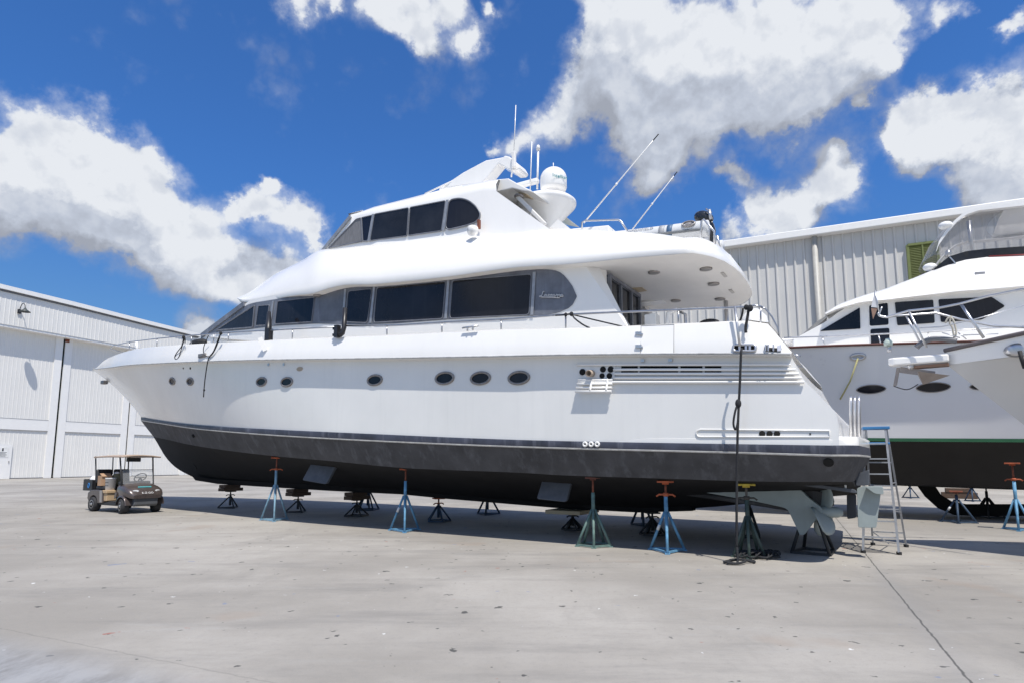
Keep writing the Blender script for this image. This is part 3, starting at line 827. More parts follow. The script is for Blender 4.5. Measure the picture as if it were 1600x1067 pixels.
sh.grid([[p, Vector((p.x, 0, p.z+.05)), mir(p)] for p in rows[-1]])             # top deck
ends = [r[-1] for r in rows]
sh.grid([arc(p, .45) for p in ends[1:]]); sh.grid([[Vector((ends[1].x-.2, p.y, p.z+.02)) for p in arc(ends[1], .45)], arc(ends[1], .45)])                                          # rounded front
shell = sh.build('boat_deck', white, yacht, autos=50)
# soffit below the overhang
w = MB(); cl_ = [p for p in rows[1]]
w.grid([[Vector((p.x, p.y*(1-2*k/8)*.992, p.z+.004)) for k in range(9)] for p in cl_], False); soff = w.build('soffit', ceilw, yacht)
CV = BVHTree.FromPolygons([Vector(v) for v in w.v], w.f)
def onceil(px, py):
    h = onhull(px, py, CV); return h[0] if h else None
lm = mat('downlight_bezel', (.30,.28,.26), .4, metal=.4); lm2 = mat('downlight_lens', (.16,.15,.14), .3)
for px, py in [(1022,425.5),(1103,420),(1115,443.5),(1056,469.6),(1125,467)]:
    p = onceil(px, py)
    if p:
        w = MB(); w.lathe([(.125,0),(.125,-.025),(.085,-.03)], p, n=20); dl = w.build('downlight', lm, yacht)
        w = MB(); w.lathe([(.084,-.005),(.08,-.022),(.001,-.028)], p, n=16); w.build('lens', lm2, dl)
for px, py in [(1131,429),(1143,455)]:
    p = onceil(px, py)
    if p: w = MB(); w.box(p-Vector((0,0,.012)), (.07,.34,.02)); w.build('light_slot', mat('slot_grey', (.5,.48,.45), .5), yacht, bevel=.008)
p = onceil(991, 453)
if p: w = MB(); w.box(p-Vector((0,0,.02)), (.5,.32,.03)); w.build('ceiling_panel', tan, yacht)
p = onceil(1016, 473)
if p: w = MB(); w.box(p-Vector((0,0,.02)), (.75,.42,.03)); w.build('ceiling_hatch', white, yacht)
w = MB(); p = onceil(487, 456); cm = Y(486, 459.5, t_brow)+Vector((0,-.25,.02)); w.lathe([(.14,0),(.14,-.03),(.08,-.05),(.001,-.05)], cm, n=16); w.build('brow_lamp', rimm, yacht)
# saloon aft bulkhead with dark sliding doors
sa = Y(948, 432, 1.6).x
w = MB(); w.box((sa, .65, 4.6), (.06, 1.9, 1.9)); dg = w.build('aft_doors', glass2, yacht)
w = MB()
for t in (1.57,.95,.3,-.28): w.bar((sa-.05, t, 3.7), (sa-.05, t, 5.5), .07)
w.bar((sa-.05,1.6,5.52), (sa-.05,-.3,5.52), .08); w.build('door_frame', surround, dg)
w = MB(); w.grid([[aft[0], Vector((sa+.1,1.8,5.7)), Vector((sa,1.6,5.65))], [aft[1], Vector((sa+.0,1.8,3.7)), Vector((sa,1.6,3.7))]], False); w.build('bulkhead_return', white, yacht)
w = MB(); w.tube([(2.9,-1.7,4.0),(2.9,-1.7,5.5)], .05, 10); w.build('cockpit_pole', steel, yacht); w = MB(); w.tube([(3.3,.5,3.6),(3.3,.5,4.75),(3.45,.5,4.85)], .035, 8); w.build('cockpit_pole', steel, yacht)
w = MB(); c_ = Y(1019, 500, 1.0); w.box(c_+Vector((0,0,-.15)), (.25,.3,.5)); w.tube([c_+Vector((-.3,0,-.3)), c_+Vector((-.35,0,.1)), c_+Vector((-.55,0,.15))], .05, 8); w.build('cockpit_chair', white, yacht, bevel=.04)
w = MB(); c_ = Y(1108, 505, .8); w.ball(c_, .14, sc=(1.5,1,.6)); w.build('cover_bag', black, yacht)

# sky lounge
SK = [((505,392.5),(549,338.5),(549,337)),((545,387.5),(584,334.5),(584,324)),((600,381.5),(640,323.5),(640,310)),((696,372.5),(698,312.5),(698,295)),((750,370),(735,303),(735,287.5)),((800,366),(760,298.5),(760,283)),((858,358),(776,299.5),(779,281))]
def t_sk(s): return 1.6 if s < 11.45 else 1.6-(s-11.45)*.12
def t_sk2(s): return 1.38 if s < 11.45 else 1.38-(s-11.45)*.12
sk = cols(SK, (t_sk, t_sk, t_sk2), 8)
rows = [[p-Vector((0,-.03,.12)) for p in sk[0]], sk[0], sk[1], [a.lerp(b, .5)+Vector((0,.07,.0)) for a, b in zip(sk[1], sk[2])], sk[2]]
w = MB(); both(w, rows)
rf = rows[-1]
w.grid([[Vector((p.x, p.y*(1-2*k/8), p.z+.10*(1-abs(1-2*k/8)**2))) for k in range(9)] for p in rf])
aftc = [r[-1] if r[-1].x < r[0].x else r[0] for r in rows]
lounge = w.build('sky_lounge', white, yacht, autos=40)
w = MB(); w.grid([[Vector((p.x+.5, p.y*(1-2*k/4)*.97, p.z)) for k in range(5)] for p in aftc], False); w.build('lounge_aft_bulkhead', mat('shadow_grey', (.16,.155,.15), .6), yacht)  # bulkhead coloured dark to stand for the shade in the open recess
fsk = [r[0] if r[0].x > r[-1].x else r[-1] for r in (sk[0], sk[1])]
w = MB(); w.grid([arc(fsk[0].lerp(fsk[1], k/5), .35) for k in range(6)]); w.build('lounge_windscreen', glass2, yacht)
w = MB(); w.bar(fsk[0]+Vector((.0,.02,0)), fsk[1]+Vector((0,.02,0)), .10, .05, up=(0,1,0)); w.build('windscreen_pillar', alu, yacht)
w = MB(); w.grid([arc(p, .38) for p in (sk[1][0]+Vector((.05,.03,.0)), sk[2][0]+Vector((.08,.05,.05)), sk[2][4]+Vector((0,0,.03)))]); w.build('lounge_brow', white, yacht)
curt = mat('pale_curtain', (.20,.20,.21), .8, var=.3, vscale=5, stretch=(6,6,1))
P0 = panel('lounge_window', [(514,388.5),(557.5,343.5),(565,341.5),(567,377.5)], t_sk, curt, P_, .02, r=.03, frame=.02, fm=surround)
panel('lounge_window', [(566,341),(583,337),(575.5,377),(568,378)], t_sk, glass, P_, .021, r=.02, frame=.015, fm=surround)
panel('lounge_window', [(586,335.5),(639.5,325.5),(636.5,369.5),(579,377)], t_sk, glass2, P_, .02, r=.05, frame=.015, fm=surround)
panel('lounge_window', [(641.5,325),(697,314.5),(690.5,361.5),(638.5,369)], t_sk, glass2, P_, .02, r=.05, frame=.015, fm=surround)
w7 = [(702,313.5),(719,310.5),(733,314),(745,324),(751,334),(750.5,341.5),(743,349),(724,355),(696,361)]
panel('lounge_window', w7, t_sk, glass, P_, .022, r=.18, frame=.02, fm=surround)
for a, b in (((584.5,335.5),(577,377.5)), ((700,313.5),(693.5,361.5))):
    w = MB(); w.bar(Y(*a, t_sk)+Vector((0,.03,0)), Y(*b, t_sk)+Vector((0,.03,0)), .085, .012, up=(0,1,0)); w.build('lounge_mullion', alu, yacht)
# search light
q = Y(752, 358, 1.62); w = MB(); w.box(q+Vector((0,.10,.08)), (.05,.09,.22)); sl_ = w.build('search_light', rustm, yacht)
w = MB(); w.lathe([(.03,0),(.11,.02),(.13,.12),(.12,.2),(.001,.22)], q+Vector((0,.2,-.10)), (.35,.8,-.25), 18); w.build('lamp_body', white, sl_)
# hardtop wing
hp_ = [Y(x, y, 1.3) for x, y in ((735,290),(756,284),(778,280.5),(794,279),(808,287),(829,297.5),(834,301),(815,298),(800,294.5),(776,300.5),(760,300))]
w = MB(); w.prism(hp_, (0,-2.6,0)); ht = w.build('hardtop', white, yacht, bevel=.03)
ha = Y(811,300,1.1); w = MB(); w.lathe([(.12,.02),(.12,-.02),(.001,-.02)], ha+Vector((0,0,-.12)), n=18); w.build('speaker', rimm, ht)
w = MB(); w.box(Y(822,306,.9), (.25,.35,.04), Matrix.Rotation(rad(-25),3,'Y')); w.build('hardtop_lamp', tan, ht)
for t in (1.1, -1.1):
    w = MB(); a, b = Y(806,305,1.1), Y(852,352,1.1); a.y = b.y = t; w.bar(a, b, .09, .10); w.build('hardtop_strut', ceilw, yacht, bevel=.02)
w = MB(); w.prism([Y(x, y, 1.2) for x, y in ((858,357),(872,343),(890,357.5))], (0,-.25,0)); w.build('strut_foot', white, yacht)
# radar platform, dome, mast fin, aerials
pc = F1.sc(858, 318, 6.0); pc.y = min(.35, max(-.35, pc.y))
RP = Vector((6.15, 0, Y(858,306,0).z)); RP.x = Y(860,306,0).x
RR = .78; RP.z -= .26; RP.x += .12
w = MB(); w.lathe([(.12,-.85),(.26,-.62),(.52,-.30),(RR*.95,-.07),(RR,-.01),(RR,.05),(RR*.93,.10),(.001,.13)], RP, n=36); w.bar(RP+Vector((.2,0,-.35)), RP+Vector((1.2,0,-.1)), 1.0, .25); w.build('radar_platform', white, yacht, autos=60)
w = MB(); w.tube([RP+Vector((.0,.0,-.9)), RP+Vector((.3,0,-1.7))], [.18,.3], 12); w.build('platform_pedestal', white, yacht)
dc = Y(865, 299, 0); dc.z += .02; dr_ = .345
w = MB(); w.lathe([(dr_*.9,-.02),(dr_,.06),(dr_,.30)] + [(dr_*math.cos(a), .30+dr_*.9*math.sin(a)) for a in [math.pi/2*k/8 for k in range(1, 8)]] + [(.001,.30+dr_*.9)], dc, n=28); dome = w.build('satellite_dome', white, yacht)
w = MB(); w.tube([dc+Vector((0,0,.6)), dc+Vector((0,0,.75))], .012, 6); w.build('dome_spike', white, dome)
fin = [Y(x, y, .0) for x, y in ((690,300),(729.5,273.6),(764.7,255),(797,249),(783,262),(765,284),(758,290))]
w = MB(); w.prism([p+Vector((0,.18,0)) for p in fin], (0,-.36,0)); mf = w.build('mast_fin', white, yacht, bevel=.03)
a, b = Y(796,250,0), Y(812,268,0)
pl_ = [Y(x, y, 0) for x, y in ((786,262),(796,249.5),(803,251),(814,260),(819,268),(816,272.5),(807,273.5))]
w = MB(); w.prism([p+Vector((0,.26,0)) for p in pl_], (0,-.52,0)); w.build('mast_wing', white, yacht, bevel=.03)
w = MB(); w.tube([Y(664,303.5,.35), Y(731,272.5,.05)], .025, 6); w.build('mast_stay', white, yacht)
for pts, r in (([(799,277),(803,237)], .022), ([(803,238),(806,165)], .012)):
    w = MB(); w.tube([Y(x, y, .3) for x, y in pts], r, 6); w.build('whip_aerial', white, yacht)
w = MB(); w.box(Y(803,250,.3), (.1,.1,.45)); w.build('aerial_mount', ceilw, yacht, bevel=.02)
w = MB(); w.tube([Y(828.5,297,.2), Y(831,222,.2)], .014, 6); w.build('whip_aerial', white, yacht)
w = MB(); w.tube([Y(839.5,296,0), Y(841,234,0)], .028, 8); mp_ = w.build('light_mast', white, yacht)
w = MB(); w.lathe([(.05,0),(.05,.08),(.035,.13),(.001,.15)], Y(841,235,0), n=12); w.build('mast_light', ceilw, mp_)
w = MB(); w.box(Y(818,289,.1), (.9,.16,.12), Matrix.Rotation(rad(0),3,'Z')); w.tube([Y(812,292,.1)+Vector((0,0,-.25)), Y(812,291,.1)], .07, 8); w.build('open_array_radar', white, yacht, bevel=.03)
for a, b, md in (((912,349),(1029,210),(965,298)), ((988,359),(1058,269),(1053,276))):
    w = MB(); A_, B_ = Y(*a, 1.3 if a[0] < 950 else -.9), Y(*b, 1.3 if a[0] < 950 else -.9)
    w.tube([A_, A_.lerp(B_, .45), B_], [.018,.014,.007], 6); oa = w.build('outrigger_aerial', white, yacht)
    w = MB(); w.tube([A_.lerp(B_,.93), B_], .012, 6); w.build('dark_tip', black, oa)
    w = MB(); w.tube([A_.lerp(B_,.44), A_.lerp(B_,.46)], .026, 8); w.build('ferrule', white, oa)
# boat deck rails
def tr_rail(name, pts, t, r=.022, m=steel):
    w = MB(); w.tube([Y(x, y, t) for x, y in pts], r, 8); return w.build(name, m, yacht)
tr_rail('deck_rail', [(909,362),(909.5,348),(914,345.5),(966,344),(970,346),(984,367)], 1.5)
tr_rail('deck_rail', [(1094.5,378),(1096,346),(1099,343),(1116,362),(1117,386)], 1.2)
tr_rail('deck_rail', [(1117,385),(1119,369),(1121,369),(1125,390)], 0.6)
w = MB(); w.prism([Y(x, y, 1.2) for x, y in ((893,361),(893,357.5),(951,352),(951.5,363))], (0,-.5,0)); w.build('deck_locker', white, yacht, bevel=.02)
# main deck rail
def bt_rail(s): return max(.05, b_rail(s)-.12)
def railp(pts): 
    P = [Y(x, y, bt_rail) for x, y in pts]; return P
rp = [(172,545),(177,540),(202,534.5),(247,529),(290,525),(357,520),(457,514.5),(529,511)]
Pr = railp(rp); nose = Y(170,547.5,0)
w = MB()
near = [Vector((p.x, p.y, p.z)) for p in Pr]
fore = [Vector((near[0].x+.35, 0, near[0].z-.1))]
allp = fore + near
w.tube(allp, .02, 8); w.tube([mir(p) for p in allp], .02, 8); br = w.build('bow_rail', steeld, yacht)
for x, yt, yb in ((202.5,534.5,547),(245.5,529,542),(299,525,538),(334,521.7,536),(357,520,534),(457,514.5,529)):
    w = MB(); a = Y(x, yt, bt_rail); w.tube([a, Y(x-.5, yb+1.5, bt_rail)], .016, 6); w.build('stanchion', steeld, br)
w = MB(); w.tube([Y(213,533.5,.2), Y(214.5,547,.2)], .06, 8); w.build('bow_staff', white, yacht)
rp2 = [(537,509.5),(620,508.5),(702,503.5),(800,498.6),(880,492),(970,488),(1060,484.5),(1161,480.5),(1179,477.5),(1190,480)]
w = MB(); Pr2 = railp(rp2); w.tube(Pr2, .02, 8); w.tube([mir(p) for p in Pr2], .02, 8)
e0 = Pr2[-1]
side_end = [Vector((e0.x-.05, e0.y-.02, e0.z-.03)), Vector((e0.x-.14, e0.y-.05, e0.z-.17)), Vector((e0.x-.21, e0.y-.08, e0.z-.35)), Vector((e0.x-.23, e0.y-.10, e0.z-.55))]
w.tube([e0]+side_end, .016, 8); sr = w.build('side_rail', steeld, yacht)
for x, yt, yb in ((604.5,509,524.5),(690.5,504,521),(783,499.5,517),(884,492,514.5),(1060,484.5,508),(1188.5,479,504)):
    w = MB(); w.tube([Y(x, yt, bt_rail), Y(x, yb+1, bt_rail)], .016, 6); w.build('stanchion', steeld, sr)
tb = [Y(1148,479,2.9), Y(1156,541,3.02)]
w = MB(); w.tube(tb, .022, 8); w.build('fairlead_bar', steel, yacht)
w = MB(); c_ = Y(1178, 497, 2.3); w.lathe([(.26,-.3),(.22,.0),(.10,.14),(.001,.16)], c_, n=20); w.build('winch_cover', white, yacht)
w = MB(); c_ = bwp(735, 517, -.05); w.tube([c_+Vector((-.2,0,.08)), c_+Vector((.2,0,.08))], .022, 8); [w.tube([c_+Vector((x,0,0)), c_+Vector((x,0,.08))], .02, 6) for x in (-.07,.07)]; w.build('mooring_cleat', steel, yacht)
# black fender brackets hooked on the rail
for (xa, ya, yb, hook) in ((420.5,488,528,0), (539,482,524,1)):
    w = MB(); a, b = Y(xa, ya, 2.5 if not hook else 2.85), Y(xa-2, yb, 2.72 if not hook else 2.92)
    if hook:
        w.tube([a, Y(xa-1.5, 512, 2.9), Y(xa-4, 521, 2.95), Y(xa-8, 524, 2.95)], .06, 8); c_ = Y(527,518,2.95); w.box(c_, (.12,.12,.3)); w.box(c_+Vector((.08,0,.08)), (.1,.08,.06)); w.box(c_+Vector((.08,0,-.08)), (.1,.08,.06))
    else:
        w.tube([a, a.lerp(b,.6), b], [.05,.09,.09], 8); c_ = Y(420,523,2.8); w.box(c_, (.18,.14,.32)); w.tube([b, b+Vector((0,.05,-.22))], [.06,.03], 6)
    w.build('fender_hook', blackp, yacht)
w = MB(); a = bwp(416,548,.03); w.bar(a, a+Vector((.12,.1,.35)), .02, .12); w.build('fender_arm', white, yacht)
# anchor at the stem
w = MB(); a = Y(163, 597, 0); w.box(a, (.3,.2,.16)); w.build('anchor', rimm, yacht, bevel=.03)
# staple rails on the swim platform
for px in (1329.5, 1336, 1342.5):
    w = MB(); a, b = Y(px, 684, 1.0), Y(px-.5, 622, 1.0)
    w.tube([a, b+Vector((0,0,-.05)), b+Vector((0,-.06,.03)), b+Vector((0,-.16,.03)), b+Vector((0,-.22,-.05)), Vector((a.x, a.y-.22, a.z))], .024, 8); w.build('staple_rail', steel, yacht)
# running gear
def slab(name, pts, t, th, m, bevel=.015, parent=None, r=.03):
    w = MB(); w.prism(roundpoly([Y(x, y, t)+Vector((0,th/2,0)) for x, y in pts], r, 3), (0,-th,0)); return w.build(name, m, parent or yacht, bevel=bevel)
TG = 1.25
slab('rudder', [(1339,762),(1348,759),(1378,760),(1376,772),(1369.5,823.5),(1341,823)], TG+.1, .12, primer)['label'] = 'pale grey rudder nearest the ladder'
slab('rudder', [(1323,772),(1338,772),(1338,808),(1324,810)], -.4, .10, finm)
slab('rudder_wedge', [(1352,759.5),(1379.5,759.5),(1381,771.5),(1367,770)], TG+.14, .26, primer)
slab('rudder_post', [(1337,741),(1358,733),(1358,757),(1338,758)], TG, .3, finm)
slab('support_beam', [(1217.5,748),(1336,764),(1340,770),(1217.5,752.5)], 2.0, .10, finm)
slab('skeg', [(1100,768),(1175,764.5),(1252,763.5),(1262,775),(1288,795),(1274,812),(1258,834),(1251,835),(1243,818),(1231,793),(1180,782)], TG+.05, .16, primer, r=.08)['label'] = 'pale grey shaft fairing ending in a pointed fin'
slab('strut_arm', [(1253,764),(1300,769),(1304,785),(1288,795)], TG-.1, .12, antif)
hub = Y(1287, 799, TG); 
w = MB(); w.lathe([(.03,.28),(.085,.2),(.10,0),(.09,-.22),(.05,-.3)], hub, (1,0,0), 18); prop = w.build('propeller', primer, yacht)
def blade(ang, R=.60, wd=.27, tw=.6):
    w = MB(); rows = []
    for i in range(9):
        f_ = i/8; rr_ = .07+f_*(R-.07); wdt = wd*math.sin(math.pi*min(1, .14+f_*.80))**.6*(1 if f_ < .97 else .6)
        tw_ = tw*(1.5-f_); row = []
        for j in range(7):
            c = (j/6-.5)*2*wdt
            dx, dtan = c*math.sin(tw_), c*math.cos(tw_)
            row.append(hub + Vector((dx, rr_*math.cos(ang)-dtan*math.sin(ang), rr_*math.sin(ang)+dtan*math.cos(ang))))
        rows.append(row)
    w.grid(rows); o = w.build('blade', primer, prop); s_ = o.modifiers.new('thick', 'SOLIDIFY'); s_.thickness = .022; s_.offset = 0
for a in (98, 218, 338): blade(rad(a))
w = MB(); w.tube([hub+Vector((.2,0,0)), hub+Vector((2.6,-.1,.28))], .05, 10); w.build('propeller_shaft', antif, yacht)
hub2 = Vector((hub.x, -TG, hub.z)); 
w = MB(); w.tube([Vector((hub.x+2.6,-TG,hub.z+.3)), hub2], .05, 10); w.build('propeller_shaft', antif, yacht)
w = MB(); w.tube([Y(1314,750,1.9), Y(1313,757,1.9)], .02, 6); w.tube([Y(1321,755,2.0), Y(1321,764,2.0)], .02, 6); w.build('anode_bolt', white, yacht)
nub('deck_drain', 1183, 699.5, 1.4, white, .06, None, 4)
# ------------------------------------------------------------------ boat stands
BLUE = (.12,.30,.48); GREEN = (.13,.21,.19); DARK = (.030,.032,.036); NAVY = (.03,.06,.11)
def pm(name, c): return mat(name, c, .6, var=.35, vscale=9, streak=.5, streak_col=tuple(.6*x+.06 for x in c), bump=.15, bscale=60)
DGREEN = (.055,.085,.075)
paints = {'dgreen': pm('dark_green_stand_paint', DGREEN), 'blue': pm('blue_stand_paint', BLUE), 'sky': pm('pale_blue_stand_paint', (.21,.36,.47)), 'green': pm('green_stand_paint', GREEN), 'dark': pm('black_stand_paint', DARK), 'navy': pm('navy_stand_paint', NAVY)}
orange = mat('orange_pad_paint', (.42,.10,.04), .7, var=.4, vscale=10)
yellow = mat('yellow_pad_paint', (.55,.42,.06), .7, var=.4, vscale=10)
brownp = mat('dark_red_pad', (.13,.05,.04), .8, var=.4, vscale=10)
woodm = mat('old_timber', (.10,.065,.045), .85, var=.5, vscale=6, stretch=(1,6,6))
tape = mat('white_tape', (.7,.72,.74), .5)
def stand(label, x, y, ytop, hw, paint, nleg=3, padm=None, handle=None, pole='paint', collar=.55, rot=0, group='boat stands under the large yacht', pad=True, sticker=False, name='boat_stand', dep=.30, tilt=0, P=None):
    """x, y: pixel of the foot nearest the camera; ytop: row of the top; hw: half width of the base in pixels"""
    Q = P or ground(x, y); k = Q.y; R = hw*k/FPX*1.12
    dirv = Vector((Q.x, Q.y, 0)).normalized()
    C = Q + dirv*R*.68 if P is None else Q
    H = height_at(C, ytop)
    o = thing(name, label, 'boat stand', C, math.atan2(-dirv.y, -dirv.x)+rot, group)
    pmat = paints[paint]; hc = H*collar
    ft = [Vector((R*math.cos(2*math.pi*i/nleg), R*math.sin(2*math.pi*i/nleg), .02)) for i in range(nleg)]
    for p in ft:
        w = MB(); w.tube([p, Vector((p.x*.10, p.y*.10, hc))], .026, 8); w.box((p.x,p.y,.012), (.09,.09,.02)); w.build('leg', pmat, o)
    w = MB()
    for i in range(nleg): w.bar(ft[i]+Vector((0,0,.012)), ft[(i+1) % nleg]+Vector((0,0,.012)), .035)
    w.build('base_frame', pmat, o)
    w = MB(); w.tube([(0,0,hc*.55), (0,0,hc+(H-hc)*.52)], .036, 10); w.build('post', pmat, o)
    hs = hc+(H-hc)*.52
    scm = rustm if padm in (orange, brownp) else mat('greasy_screw', (.10,.09,.085), .6, var=.3)
    w = MB(); w.tube([(0,0,hs-.05), (0,0,H-.03)], .02, 8); w.build('screw', scm, o)
    if handle is not None:
        w = MB(); hz = hs+.02
        w.lathe([(.05,-.03),(.05,.03)], (0,0,hz), n=12)
        w.tube([(0,-.17,hz-.035),(0,-.12,hz),(0,.12,hz),(0,.17,hz-.035)], .018, 6); w.build('handle', handle, o)
    if pad:
        w = MB(); Rm = Matrix.Rotation(tilt, 3, 'Y')
        w.box((0,0,H-.02), (.26,.30,.035), Rm); w.box((0,0,H-.05), (.1,.12,.04)); w.build('pad', padm or pmat, o, bevel=.006)
    if sticker:
        p = ft[-1]; w = MB(); a = p.lerp(Vector((p.x*.1,p.y*.1,hc)), .52); b = p.lerp(Vector((p.x*.1,p.y*.1,hc)), .66); w.tube([a, b], .029, 8); w.build('sticker', tape, o)
    return o, C, H
G1 = 'boat stands under the large yacht'
stand('pale blue tripod stand with orange pad below the bow of the large yacht', 428, 814, 712, 20, 'sky', padm=orange, handle=orange, tilt=.25)
stand('tall blue tripod stand with white sticker below the middle of the large yacht', 632, 831, 729.5, 23, 'blue', padm=orange, sticker=True, tilt=.2)
stand('green stand with five legs and a dark red pad left of the bright blue one', 928, 855, 744, 24, 'green', nleg=5, padm=brownp, collar=.52)
stand('bright blue tripod stand with orange pad and handle nearest the stern', 1043, 864, 750, 27, 'blue', padm=orange, handle=orange, sticker=True)
stand('dark green stand with a yellow pad beside the hanging stern rope', 1171, 872, 754.5, 21, 'dgreen', nleg=5, padm=yellow, handle=mat('dark_handle', (.05,.045,.04), .6), collar=.55)
KG = 'keel stands under the large yacht'
def keelstand(label, x, y, yt, hw, block, paint='dark', nleg=4, handle=None):
    P = ground(x, y-4); L = F1.loc(P); P2 = F1.O + F1.u*L.x + F1.n*0.0; P2.z = 0
    # keep the column, put the stand under the keel
    r = F1.st(x, y-4, 0.0); P2 = F1.O + F1.u*r.x
    P2.z = 0
    zk = interp(r.x, [p.x for p in keel_P], [p.z for p in keel_P]) - .05
    bh = {0:0, 1:.22, 2:.10}[block]
    k = P2.y; R = hw*k/FPX
    H = zk - bh - .006
    dirv = Vector((P2.x, P2.y, 0)).normalized()
    o = thing('keel_stand', label, 'boat stand', P2, math.atan2(-dirv.y, -dirv.x)+.35, KG); pmat = paints[paint]; hc = H*.66
    ft = [Vector((R*math.cos(2*math.pi*i/nleg), R*math.sin(2*math.pi*i/nleg), .02)) for i in range(nleg)]
    for p in ft:
        w = MB(); w.tube([p, Vector((p.x*.1, p.y*.1, hc))], .026, 6); w.build('leg', pmat, o)
    w = MB(); [w.bar(ft[i], ft[(i+1) % nleg], .035) for i in range(nleg)]; w.build('base_frame', pmat, o)
    w = MB(); w.tube([(0,0,.1), (0,0,hc+.05)], .04, 8); w.build('post', pmat, o)
    w = MB(); w.tube([(0,0,hc), (0,0,H-.02)], .024, 8); w.build('screw', rustm if handle else pmat, o)
    w = MB(); w.tube([(0,-.15,hc+.04),(0,-.1,hc+.07),(0,.1,hc+.07),(0,.15,hc+.04)], .018, 6); w.build('handle', handle or pmat, o)
    w = MB(); w.box((0,0,H-.015), (.28,.28,.03)); w.build('pad', handle or pmat, o)
    return P2, H, bh
blocks = []
for a in [('black stand with a timber block at the bow end of the keel', 359, 797, 765, 17, 1, 'dark', 3), ('black stand with a timber block behind the pale blue stand', 465, 803, 769, 18, 1, 'dark', 3),
          ('black stand with a small block left of the tall blue stand', 557, 809, 769, 19, 1, 'dark', 4), ('dark navy keel stand with orange handle right of the tall blue stand', 685, 816, 779, 19, 0, 'navy', 5, orange),
          ('low black keel stand carrying a tan board left of the green stand', 895, 829, 792, 17, 2, 'dark', 6), ('black many-legged keel stand just behind the bright blue stand', 1020, 837, 795, 20, 0, 'dark', 6)]:
    blocks.append((a[0],)+keelstand(*a))
for (lb, P2, H, bh), nm in zip(blocks, ('stacked dark timber block on the keel stand nearest the bow', 'dark timber block on the keel stand behind the pale blue stand', 'dark timber block on the keel stand left of the tall blue stand', None, 'tan board on the low keel stand left of the green stand', None)):
    if not nm: continue
    t_ = thing('timber_block', nm, 'timber block', (P2.x, P2.y, H), F1.rz, 'timber blocks under the keel')
    w = MB()
    if bh > .15: w.box((0,0,.055), (.34,.75,.106)); w.box((.02,.03,.165), (.36,.6,.106)); w.build('timber', woodm, t_, bevel=.012)
    else: w.box((0,0,.05), (.9,1.1,.09)); w.build('board', tan, t_, bevel=.01)
FG = 'stands on the far side of the large yacht'
def farstand(label, x, y, t, hw, paint, nleg=4, **kw):
    P = ground(x, y-3); r = F1.loc(P)
    o, C, H = stand(label, x, y, y-10, hw, paint, nleg=nleg, group=FG, pad=False, collar=.55, P=None, **kw)
    return o
def farstand2(label, x, y, hw, paint, nleg, H):
    Q = ground(x, y-3); k = Q.y; R = hw*k/FPX*1.1
    o = thing('boat_stand', label, 'boat stand', Q, .4, FG); pmat = paints[paint]; hc = H*.5
    ft = [Vector((R*math.cos(2*math.pi*i/nleg), R*math.sin(2*math.pi*i/nleg), .02)) for i in range(nleg)]
    for p in ft: w = MB(); w.tube([p, Vector((p.x*.1, p.y*.1, hc))], .03, 6); w.build('leg', pmat, o)
    w = MB(); [w.bar(ft[i], ft[(i+1) % nleg], .04) for i in range(nleg)]; w.build('base_frame', pmat, o)
    w = MB(); w.tube([(0,0,.15), (0,0,H-.03)], .036, 8); w.build('post', pmat, o)
    w = MB(); w.box((0,0,H-.02), (.28,.28,.04)); w.build('pad', pmat, o)
farstand2('dark stand with slanting legs seen just behind the block stand beside the tall blue one', 574, 799, 16, 'navy', 5, 1.35)
farstand2('dark blue stand standing alone under the far side of the hull', 762, 806, 18, 'navy', 3, 1.25)
farstand2('thin dark stand behind the bright blue stand near the stern', 1004, 823, 17, 'navy', 3, 1.2)
farstand2('dark stand seen between the legs of the yellow padded stand', 1173, 842, 16, 'dark', 4, 1.25)
# stand below the running gear
Q = F1.O + F1.u*1.02 + F1.n*1.1; Q.z = 0
o = thing('boat_stand', 'black tripod stand under the pointed grey fin by the propeller', 'boat stand', Q, 1.3, G1)
ap = Vector((0,0,.98)); f3 = [Vector((.42*math.cos(a), .42*math.sin(a), .02)) for a in (.2,2.0,3.6,5.2)]
for p in f3: w = MB(); w.tube([p, ap+p*.06], .03, 8); w.build('leg', paints['dark'], o)
w = MB(); [w.bar(f3[i], f3[(i+1) % 4], .05) for i in range(4)]; w.build('base_frame', paints['dark'], o)
w = MB(); w.box(ap, (.16,.16,.04)); w.build('pad', paints['dark'], o)

# ------------------------------------------------------------------ step ladder
fl_, fr_, rl_, rr_ = ground(1349,863), ground(1405,866), ground(1364,851), ground(1416,854)
c4 = (fl_+fr_+rl_+rr_)/4
lad = thing('step_ladder', 'tall aluminium folding step ladder with blue top beside the stern', 'ladder', c4, 0)
fx = (fr_-fl_).normalized(); 
Ht = height_at((fl_+fr_)/2 + Vector((0,.25,0)), 669)
def L_(p): return p-c4
tw_ = .34; dz_ = (rl_-fl_); dep_ = ((rl_+rr_)/2-(fl_+fr_)/2)
tc_ = (fl_+fr_)/2 + dep_*.5 + Vector((-.02,0,Ht))
tl, tr_ = tc_-fx*tw_/2-dep_*.06, tc_+fx*tw_/2-dep_*.06
ul, ur = tc_-fx*tw_/2+dep_*.10, tc_+fx*tw_/2+dep_*.10
yl = dep_.normalized()
for a, b in ((fl_, tl), (fr_, tr_)): w = MB(); w.bar(L_(a)+Vector((0,0,.03)), L_(b), .032, .075, up=yl); w.build('front_rail', alu, lad)
for a, b in ((rl_, ul), (rr_, ur)): w = MB(); w.bar(L_(a)+Vector((0,0,.03)), L_(b), .03, .04, up=yl); w.build('rear_rail', alu, lad)
for i in range(1, 8):
    f_ = i/8; a, b = fl_.lerp(tl, f_), fr_.lerp(tr_, f_)
    w = MB(); w.bar(L_(a), L_(b), .085, .022); w.build('step', alu, lad)
